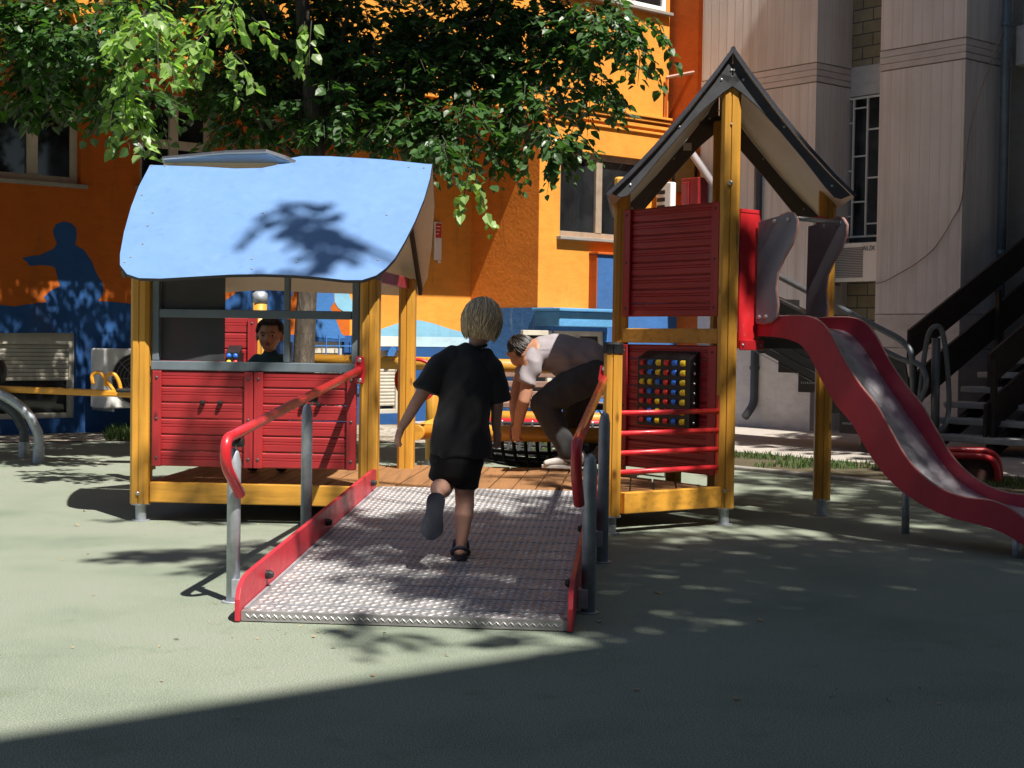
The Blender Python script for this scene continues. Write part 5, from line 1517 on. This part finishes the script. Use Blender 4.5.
hand(kb, aL[-1], V((-.28, .05, -.75)), V((.8, .5, .1)), .102, V((.2, 1, 0)), .55)
aR = [c3(487, 362), c3(494, 388, .02), c3(495, 406, .035), c3(494, 422, .05), c3(494.5, 430, .055)]
kb.loft([c3(481, 364), *aR], [.034, .036, .031, .027, .0225, .019])
hand(kb, aR[-1], V((.10, .12, -.8)), V((-.7, .6, .0)), .102, V((.0, 1, .1)), .6)
lR = [c3(464, 455), c3(465, 478, .02), c3(463.5, 494, .025), c3(464, 506, .015), c3(463, 516, .0), c3(462, 532, .0), c3(461, 545, .0), c3(460.5, 553, .005)]
kb.loft(lR, [(.062, .068), (.053, .056), (.042, .046), (.041, .046), (.0405, .047), (.031, .034), (.0235, .028), (.027, .034)])
kb.loft([c3(460.5, 553, -.015), c3(460.5, 554, .03), c3(460, 556, .09), c3(460, 557, .125)], [(.026, .022), (.030, .024), (.035, .018), (.03, .012)], (1, 0, 0), 12)
lL = [c3(447, 455), c3(444, 475, .03), c3(441.5, 489, .035), c3(440.5, 489, -.03), c3(440, 487, -.10), c3(439.5, 487.5, -.17), c3(439, 489, -.215)]
kb.loft(lL[:3], [(.060, .066), (.052, .055), (.044, .046)])
kb.loft(lL[2:], [(.044, .044), (.043, .043), (.042, .042), (.033, .033), (.026, .030)])
fH, fT = c3(438.5, 490, -.225), c3(434, 527, -.245)
fd = (fT - fH).normalized()
kb.loft([fH, fH + (fT - fH) * .3, fH + (fT - fH) * .7, fT], [(.026, .024), (.030, .024), (.036, .018), (.03, .012)], (1, 0, 0), 12)
fuse('body', kb, .0052, SK, kid, 2)
# shirt
sb = MB()
sb.loft([c3(458.5, 455, .0), c3(459, 440), c3(461, 420), c3(463, 398), c3(465, 378, .005), c3(467, 364, .005), c3(470, 353, .008), c3(472, 346.5, .01)],
        [(.128, .098), (.124, .096), (.115, .09), (.116, .088), (.122, .086), (.114, .080), (.080, .066), (.047, .050)], (1, 0, 0), 28, 'se')
sb.loft([c3(452, 358, .0), c3(440, 366), c3(430, 380, -.008), c3(425, 391, -.012)], [(.058, .058), (.058, .058), (.060, .058), (.063, .060)], (1, 0, 0), 18, 'e')
sb.loft([c3(480, 358, .0), c3(488, 367, .005), c3(493.5, 385, .02), c3(496, 401, .03)], [(.056, .056), (.055, .056), (.055, .055), (.057, .057)], (1, 0, 0), 18, 'e')
def fold1(p, n):
    r_ = p - O1; z = r_.z
    a = noise.noise(V((r_.x * 9 + r_.z * 5, r_.y * 7, r_.z * 5.5))) * .009 + noise.noise(V((r_.x * 24 - r_.z * 16, r_.y * 14, r_.z * 9))) * .0045
    # long drag folds running down towards the right hip
    ph = r_.x * 34 + r_.z * 17 + noise.noise(r_ * 5) * 2.0
    a += .013 * (1 - abs(math.sin(ph * .5))) ** 1.5 * max(0, min(1, (.86 - z) / .2)) * (1 if n.y < 0 else .4)
    return a
shirt = fuse('t_shirt', sb, .0055, C_blk, kid, 2, disp=fold1)
m = MB()
cN = c3(472.5, 346.0, .011)
m.tube([cN + V((.046 * math.cos(a), .048 * math.sin(a), .004 * math.cos(a) + .006 * math.sin(a))) for a in [i * 2 * PI / 24 for i in range(24)]], .006, 7, closed=True); part('neck_band', m, C_blk2, shirt, smooth=True)
# shorts
hb = MB()
hb.loft([c3(455.5, 447), c3(455.5, 462), c3(455, 470)], [(.112, .09), (.118, .095), (.105, .088)], (1, 0, 0), 24)
hb.loft([c3(466, 458), c3(466, 472, .01), c3(464.5, 487, .02)], [(.060, .076), (.060, .07), (.056, .064)], (1, 0, 0), 18, 'e')
hb.loft([c3(446, 458), c3(443, 470, .01), c3(439.5, 481, .02)], [(.062, .076), (.058, .07), (.055, .062)], (1, 0, 0), 18, 'e')
fuse('shorts', hb, .0055, C_blk2, kid, 1, disp=lambda p, n: noise.noise(V((p.x * 22, p.y * 14, p.z * 10))) * .006)
# hair: many fine tapering locks over a close cap
def hair_cap(name, parent, c, rad, mat, n, reach, r0, rn, rot=None, tip=.35, lift=1.05, whorl=(0, -.25), rough=.02, pts=7):
    """locks combed from the whorl down the skull; reach(az) gives how far down each one runs (radians from the top)"""
    mb = MB(); rot = rot or Matrix.Identity(3)
    cap = MB()
    N, Mm = 24, 12
    vs = []; 
    for j in range(Mm + 1):
        for i in range(N):
            az = 2 * PI * i / N; th = reach(az) * .93 * j / Mm
            vs.append(c + rot @ V((rad[0] * math.sin(th) * math.sin(az) * 1.015, -rad[1] * math.sin(th) * math.cos(az) * 1.015, rad[2] * math.cos(th) * 1.015)))
    cap.add(vs, [(j * N + i, j * N + (i + 1) % N, (j + 1) * N + (i + 1) % N, (j + 1) * N + i) for j in range(Mm) for i in range(N)])
    mb.v, mb.f, mb.m = cap.v, cap.f, cap.m
    for _ in range(n):
        az = rn.random() * 2 * PI; r_end = reach(az) * (1 - .32 * rn.random() ** 1.3 + .07); th0 = rn.random() ** .7 * r_end * .75
        az = az + .16 * math.sin(az * 23); saz = rn.uniform(-.28, .28) + .25 * math.sin(az * 11); lay = rn.uniform(1.0, lift); P_ = []; 
        ln = rn.uniform(.5, 1.0); 
        th1 = min(r_end, th0 + r_end * ln)
        for i in range(pts):
            f = i / (pts - 1); th = th0 + (th1 - th0) * f; a = az + saz * f
            k = lay + .02 * math.sin(PI * f) + rn.uniform(-rough, rough) * .4
            pz = math.cos(th)
            # locks leave the head below the widest point and hang straight
            sx = math.sin(1.75 + (th - 1.75) * .78) if th > 1.75 else math.sin(th)
            P_.append(c + rot @ V((rad[0] * k * sx * math.sin(a), -rad[1] * k * sx * math.cos(a), rad[2] * k * pz)))
        mb.tube(P_, [r0 * (.55 if i == 0 else 1) * (1 - (1 - tip) * (i / (pts - 1)) ** 2) for i in range(pts)], 4)
    return part(name, mb, mat, parent, smooth=True)
rn = random.Random(17)
def reach_kid(az):        # az 0 = back of the head
    b_ = math.cos(az)
    return 2.42 if b_ > .3 else (2.1 if b_ > -.25 else 1.25)
hair_cap('hair', kid, hc + V((0, -.004, .010)), (.0785, .091, .094), H_blond, 2600, reach_kid, .0026, rn, Matrix.Rotation(math.radians(-8), 3, 'X') @ Matrix.Rotation(math.radians(5), 3, 'Y'), lift=1.13, rough=.05)
# sandals
def sandal(heel, toe, upv, wd, parent, strap=True):
    heel, toe, upv = V(heel), V(toe), V(upv); f_ = (toe - heel); L_f = f_.length; f_ = f_.normalized(); sd = f_.cross(upv).normalized(); upv = sd.cross(f_)
    prof = [(-.04, .0), (-.02, .20), (.06, .36), (.2, .40), (.38, .37), (.55, .42), (.72, .49), (.86, .47), (.96, .33), (1.03, .12)]
    outl = [heel + f_ * L_f * a + sd * wd * b for a, b in prof] + [heel + f_ * L_f * a - sd * wd * (b * .96) for a, b in prof[::-1]]
    outl = spline(outl + [outl[0]], 4)[:-1]
    m = MB(); m.prism([q - upv * .012 for q in outl], upv * .020)
    o = part('sandal', m, M_shoe, parent, .005)
    for k, t in enumerate((.18, .3, .42, .55, .68, .8, .9)):
        pass
    m = MB()
    a = heel + f_ * L_f * .12
    pts = [a + sd * wd * .42 + upv * .004, a + sd * wd * .44 + upv * .025 - f_ * .012, a - f_ * .038 + upv * .045, a - sd * wd * .44 + upv * .025 - f_ * .012, a - sd * wd * .42 + upv * .004]
    m.tube(spline(pts, 5), .0085, 8)
    for t, h in ((.62, .046), (.80, .036)):
        b0 = heel + f_ * L_f * t
        for e in (-.02, 0, .02): m.tube(spline([b0 + f_ * e + sd * wd * .37, b0 + f_ * e + sd * wd * .30 + upv * h * .8, b0 + f_ * e + upv * h, b0 + f_ * e - sd * wd * .30 + upv * h * .8, b0 + f_ * e - sd * wd * .37], 4), .010, 8)
    if strap: part('strap', m, M_shoe, o, smooth=True)
    else:
        m = MB(); m.loft([heel + f_ * L_f * .08 + upv * .02, heel + f_ * L_f * .45 + upv * .022, heel + f_ * L_f * .9 + upv * .016], [(wd * .36, .022), (wd * .36, .022), (wd * .38, .018)], sd, 14); part('upper', m, M_shoe, o, smooth=True)
    return o
sandal(c3(460.5, 556.5, -.045), c3(459.5, 555.5, .15) + UP * .012, UP * 1, .078, kid)
sandal(c3(438.8, 489, -.250), c3(433.2, 531, -.268), V((.05, 1, -.1)), .096, kid, False)

# ---------------------------------------------------------------- the bending man on the platform
O2 = P(572, 468, 9.58); O2.z = .224; K2_ = O2.y / FPX
def m3(px, py, y=0.0): return O2 + V(((px - 572) * K2_, y, (467 - py) * K2_))
man = thing('person', O2, 'man in mauve grey shirt and dark jeans bending down over the net', 'person')
mbd = MB()
mbd.loft([m3(596, 366), m3(588, 362), m3(570, 357), m3(550, 353), m3(535, 352), m3(524, 354)], [(.13, .10), (.14, .11), (.14, .10), (.16, .11), (.165, .10), (.10, .075)], (0, 1, 0), 20)
hd = m3(522, 349, .01)
mbd.loft([m3(531, 353), m3(524, 352)], [.06, .055], (0, 1, 0))
rotm = Matrix.Rotation(math.radians(-48), 3, 'Y')      # the head hangs forward, crown to the left
mbd.ell(hd, (.088, .075, .098), 16, 10, rotm); mbd.ell(hd + V((-.035, 0, -.055)), (.055, .055, .055)); mbd.ell(hd + V((-.098, 0, -.03)), (.018, .014, .018), 8, 6)
mbd.ell(hd + V((-.012, -.076, -.030)), (.020, .010, .028), 10, 7)
arm = [m3(529, 360, -.15), m3(527, 378, -.16), m3(522.5, 399, -.17), m3(519.5, 411, -.12), m3(517.5, 423, -.07)]
mbd.loft(arm, [.055, .047, .041, .038, .029]); hand(mbd, arm[-1], V((-.15, .2, -.7)), V((.6, .6, 0)), .165, V((-.4, .9, 0)), .9)
arm2 = [m3(527, 358, .17), m3(519, 380, .18), m3(514, 398, .16), m3(514, 412, .14), m3(515, 423, .12)]
mbd.loft(arm2, [.055, .047, .041, .036, .029]); hand(mbd, arm2[-1], V((-.15, -.1, -.7)), V((.6, -.6, 0)), .165, V((-.4, -.9, 0)), .9)
nearl = [m3(590, 371, -.10), m3(565, 385, -.11), m3(540, 402, -.12), m3(552, 422, -.11), m3(566, 445, -.10), m3(572, 455, -.10)]
mbd.loft(nearl[:3], [.10, .085, .065], (0, 1, 0)); mbd.loft(nearl[2:], [.065, .06, .045, .04], (0, 1, 0))
farl = [m3(594, 372, .10), m3(582, 394, .13), m3(573, 416, .14), m3(582, 436, .16), m3(590, 451, .18)]
mbd.loft(farl[:3], [.10, .085, .062], (0, 1, 0)); mbd.loft(farl[2:], [.062, .058, .042], (0, 1, 0))
for a in (nearl[-1], farl[-1]): mbd.loft([a + V((.03, 0, -.0)), a + V((-.05, 0, -.015)), a + V((-.14, 0, -.03))], [(.035, .035), (.04, .035), (.035, .02)], (0, 1, 0))
fuse('body', mbd, .0075, SKM, man, 2)
tb_ = MB()
tb_.loft([m3(598, 362), m3(588, 357), m3(570, 354), m3(550, 352), m3(537, 352.5), m3(527, 354)], [(.150, .108), (.165, .125), (.165, .125), (.18, .128), (.175, .110), (.10, .075)], (0, 1, 0), 24)
tb_.loft([m3(535, 354, -.10), m3(530, 362, -.15), m3(524.5, 382, -.168)], [.070, .064, .062], (0, 1, 0), 16, 'e')
tb_.loft([m3(535, 354, .10), m3(528, 362, .16), m3(522, 376, .18)], [.070, .064, .060], (0, 1, 0), 16, 'e')
tb_.loft([m3(560, 362), m3(575, 366), m3(590, 369)], [(.15, .10), (.155, .09), (.15, .08)], (0, 1, 0), 18)
def fold2(p, n):
    r_ = p - O2
    return noise.noise(V((r_.x * 8, r_.y * 6, r_.z * 12))) * .012 + .006 * math.sin(r_.x * 40 + r_.z * 34 + noise.noise(r_ * 4) * 3) * (1 if n.z < .3 else .25)
fuse('t_shirt', tb_, .0085, C_tee, man, 3, disp=fold2)
jb = MB()
jb.loft([m3(606, 366), m3(596, 370), m3(586, 376)], [(.16, .115), (.17, .13), (.15, .12)], (0, 1, 0), 20)
jb.loft([m3(594, 372, -.09), m3(566, 386, -.11), m3(541, 402, -.12)], [.122, .108, .085], (0, 1, 0), 18)
jb.loft([m3(541, 402, -.12), m3(551, 419, -.11), m3(563, 440, -.10), m3(568, 450, -.10)], [.085, .083, .070, .068], (0, 1, 0), 16)
jb.loft([m3(596, 372, .09), m3(583, 394, .13), m3(574, 416, .14)], [.12, .105, .085], (0, 1, 0), 18)
jb.loft([m3(574, 416, .14), m3(581, 433, .16), m3(588, 447, .18)], [.085, .075, .068], (0, 1, 0), 16)
fuse('jeans', jb, .0085, C_jean, man, 2, disp=lambda p, n: noise.noise(V((p.x * 14, p.y * 8, p.z * 16))) * .010)
m = MB(); m.loft([m3(602, 358, 0), m3(604, 361.5, 0)], [(.165, .11), (.165, .11)], (0, 1, 0), 20); 
rn = random.Random(8)
hair_cap('hair', man, hd, (.092, .080, .104), H_dark, 1300, lambda az: 2.3 if math.cos(az) > .2 else (1.9 if math.cos(az) > -.5 else 1.05), .0042, rn, Matrix.Rotation(math.radians(-48), 3, 'Y') @ Matrix.Rotation(math.radians(90), 3, 'Z'), lift=1.10, rough=.07, pts=5)
M_sneak = plain('pale_grey_shoe', (.58, .54, .50), .6, 0, .12, 14)
for i, a in enumerate((m3(571, 461, -.10), m3(589, 457, .18))):
    s_ = MB()
    s_.loft([a + V((.055, 0, .03)), a + V((.0, 0, .035)), a + V((-.08, 0, .012)), a + V((-.165, 0, -.002))], [(.045, .046), (.05, .052), (.05, .036), (.044, .022)], (0, 1, 0), 16)
    sh = fuse('shoe', s_, .007, M_sneak, man, 2)
    m = MB(); base = a + UP * -.030; n_ = 20
    outl = [base + V((-.06 + .135 * math.cos(t) * (1 if math.cos(t) < 0 else .92), .05 * math.sin(t), 0)) for t in [k * 2 * PI / n_ for k in range(n_)]]
    m.prism(outl, UP * .022); part('sole', m, M_white, sh, .004)
    m = MB()      # the dark curved flash on the shoe's side
    yy = -.055
    c0 = a + V((0, yy, .012))
    fl = [(.052, .026), (.02, .008), (-.015, .001), (-.040, .006), (-.052, .022), (-.044, .006), (-.024, -.012), (.0, -.008)]
    m.prism([c0 + V((x, 0, z)) for x, z in fl], V((0, .012, 0))); part('side_flash', m, M_black, sh)

# ---------------------------------------------------------------- the boy behind the playhouse window
O3 = G(272, 471.5, .224); BY = 9.1; O3 = V((P(270, 340, BY).x, BY, .224)); K3 = BY / FPX
def b3(px, py, y=0.0):
    q = P(px, py, BY); return V((q.x, BY + y, q.z))
boy = thing('person', O3, 'small boy in dark teal shirt looking out of the playhouse window', 'person')
bb_ = MB(); bh = b3(269.5, 336, 0)
bb_.ell(bh + V((0, .022, .020)), (.076, .088, .082)); bb_.ell(bh + V((0, -.012, -.018)), (.062, .066, .070)); bb_.ell(bh + V((0, -.028, -.062)), (.040, .040, .034))
for s_ in (-1, 1):
    bb_.ell(bh + V((.031 * s_, -.052, -.030)), (.022, .018, .020), 10, 7); bb_.ell(bh + V((.078 * s_, .014, -.008)), (.010, .018, .026), 10, 7)
bb_.loft([bh + V((0, -.070, .012)), bh + V((0, -.078, -.008)), bh + V((0, -.087, -.022))], [(.008, .008), (.010, .009), (.013, .010)], (1, 0, 0), 10)
for s_ in (-1, 1): bb_.loft([bh + V((.014 * s_, -.070, .012)), bh + V((.03 * s_, -.071, .016)), bh + V((.046 * s_, -.062, .011))], [.008, .009, .007], (0, 1, 0), 8)
bb_.loft([bh + V((0, .005, -.06)), b3(270, 355, .01)], [.034, .036]); 
bt = [b3(270, 360, .01), b3(270, 367, .01), b3(270, 385, .01), b3(270, 410, .02)]
bb_.loft(bt, [(.05, .045), (.085, .055), (.095, .062), (.095, .07)])
for s_ in (-1, 1):
    a = [b3(270, 364) + V((.085 * s_, .01, 0)), b3(270, 385) + V((.145 * s_, .0, 0)), b3(270, 395) + V((.10 * s_, -.10, 0))]
    bb_.loft(a, [.036, .03, .024]); hand(bb_, a[-1], V((-.5 * s_, -.5, .2)), V((0, 0, -1)), .095, V((-s_, 0, .5)), .5)
    l_ = [b3(270, 410) + V((.055 * s_, .02, 0)), V((O3.x + .07 * s_, BY - .04, .43)), V((O3.x + .085 * s_, BY + .03, .28)), V((O3.x + .088 * s_, BY + .02, .25))]
    bb_.loft(l_, [.062, .048, .032, .03]); bb_.loft([l_[-1] + V((0, .02, -.005)), l_[-1] + V((0, -.08, -.012))], [(.03, .022), (.032, .016)])
fuse('body', bb_, .0048, SKB, boy, 2)
for s_ in (-1, 1):
    e = bh + V((.030 * s_, -.066, .002)); m = MB(); m.ell(e, (.0115, .007, .0058), 12, 8); ey = part('eye', m, M_eyew, boy, smooth=True)
    m = MB(); m.ell(e + V((0, -.0055, .000)), (.0058, .004, .0060), 10, 7); part('iris', m, M_iris, ey, smooth=True)
    m = MB(); m.tube(spline([bh + V((.019 * s_, -.0785, .021)), bh + V((.030 * s_, -.080, .025)), bh + V((.046 * s_, -.070, .020))], 4), [.0022] * 4 + [.003] * 4 + [.0015], 6); part('eyebrow', m, H_blk, boy, smooth=True)
m = MB(); m.ell(bh + V((0, -.068, -.047)), (.020, .009, .0055), 12, 7); m.ell(bh + V((0, -.067, -.055)), (.016, .009, .006), 12, 7); part('lips', m, M_lip, boy, smooth=True)
tb2 = MB()
tb2.loft([b3(270, 412, .02), b3(270, 385, .01), b3(270, 364, .01), b3(270, 358, .01), b3(270, 353.5, .012)], [(.115, .085), (.115, .08), (.115, .07), (.080, .058), (.046, .046)], (1, 0, 0), 24)
for s_ in (-1, 1): tb2.loft([b3(270, 361) + V((.070 * s_, .01, 0)), b3(270, 367) + V((.108 * s_, .005, 0)), b3(270, 378) + V((.130 * s_, .0, 0))], [.048, .05, .048], (0, 1, 0), 14)
fuse('t_shirt', tb2, .0065, C_teal, boy, 2, disp=lambda p, n: noise.noise(V((p.x * 18, p.y * 14, p.z * 14))) * .005)
sb2 = MB()
sb2.loft([b3(270, 405, .02), b3(270, 414, .02)], [(.11, .085), (.11, .085)], (1, 0, 0), 20)
for s_ in (-1, 1): sb2.loft([b3(270, 412) + V((.05 * s_, .02, 0)), V((O3.x + .07 * s_, BY - .03, .44))], [(.06, .07), (.062, .065)])
fuse('shorts', sb2, .007, C_blk2, boy, 2)
for s_ in (-1, 1):
    f_ = V((O3.x + .088 * s_, BY, .226)); m = MB(); m.loft([f_ + V((0, .05, .028)), f_ + V((0, .0, .03)), f_ + V((0, -.07, .022)), f_ + V((0, -.095, .018))], [(.03, .026), (.034, .03), (.036, .022), (.03, .016)], (1, 0, 0), 14); fuse('shoe', m, .006, M_shoe, boy, 1)
rn = random.Random(9)
hair_cap('hair', boy, bh + V((0, .024, .024)), (.081, .092, .086), H_blk, 900, lambda az: 1.85 if math.cos(az) > .1 else (1.5 if math.cos(az) > -.45 else 1.0), .0036, rn, Matrix.Rotation(PI, 3, 'Z'), lift=1.08, rough=.05, pts=5)

# ================================================================== light
sun_d = bpy.data.lights.new('sun', 'SUN'); sun_o = bpy.data.objects.new('sun', sun_d); COL.objects.link(sun_o)
to_sun = V((SUNH.x, SUNH.y, 1)).normalized()
sun_o.rotation_euler = to_sun.to_track_quat('Z', 'Y').to_euler()
sun_o.location = (2, -4, 12)
sun_d.energy = 5.0; sun_d.angle = math.radians(.53); sun_d.color = (1.0, .95, .87)
w = bpy.data.worlds.new('World'); sc.world = w; w.use_nodes = True
nt = w.node_tree; bg = nt.nodes['Background']
sky = nt.nodes.new('ShaderNodeTexSky'); sky.sky_type = 'NISHITA'; sky.sun_disc = False
sky.sun_elevation = math.asin(to_sun.z); sky.sun_rotation = math.atan2(to_sun.x, to_sun.y)
L(nt, sky.outputs['Color'], bg.inputs['Color']); bg.inputs['Strength'].default_value = .05
sc.view_settings.view_transform = 'Standard'; sc.view_settings.look = 'None'
sc.view_settings.exposure = .86; sc.view_settings.gamma = 1; sc.view_settings.use_curve_mapping = False
sc.render.engine = 'CYCLES'
sc.cycles.diffuse_bounces = 3; sc.cycles.max_bounces = 8; sc.cycles.transparent_max_bounces = 12
sc.cycles.use_denoising = True
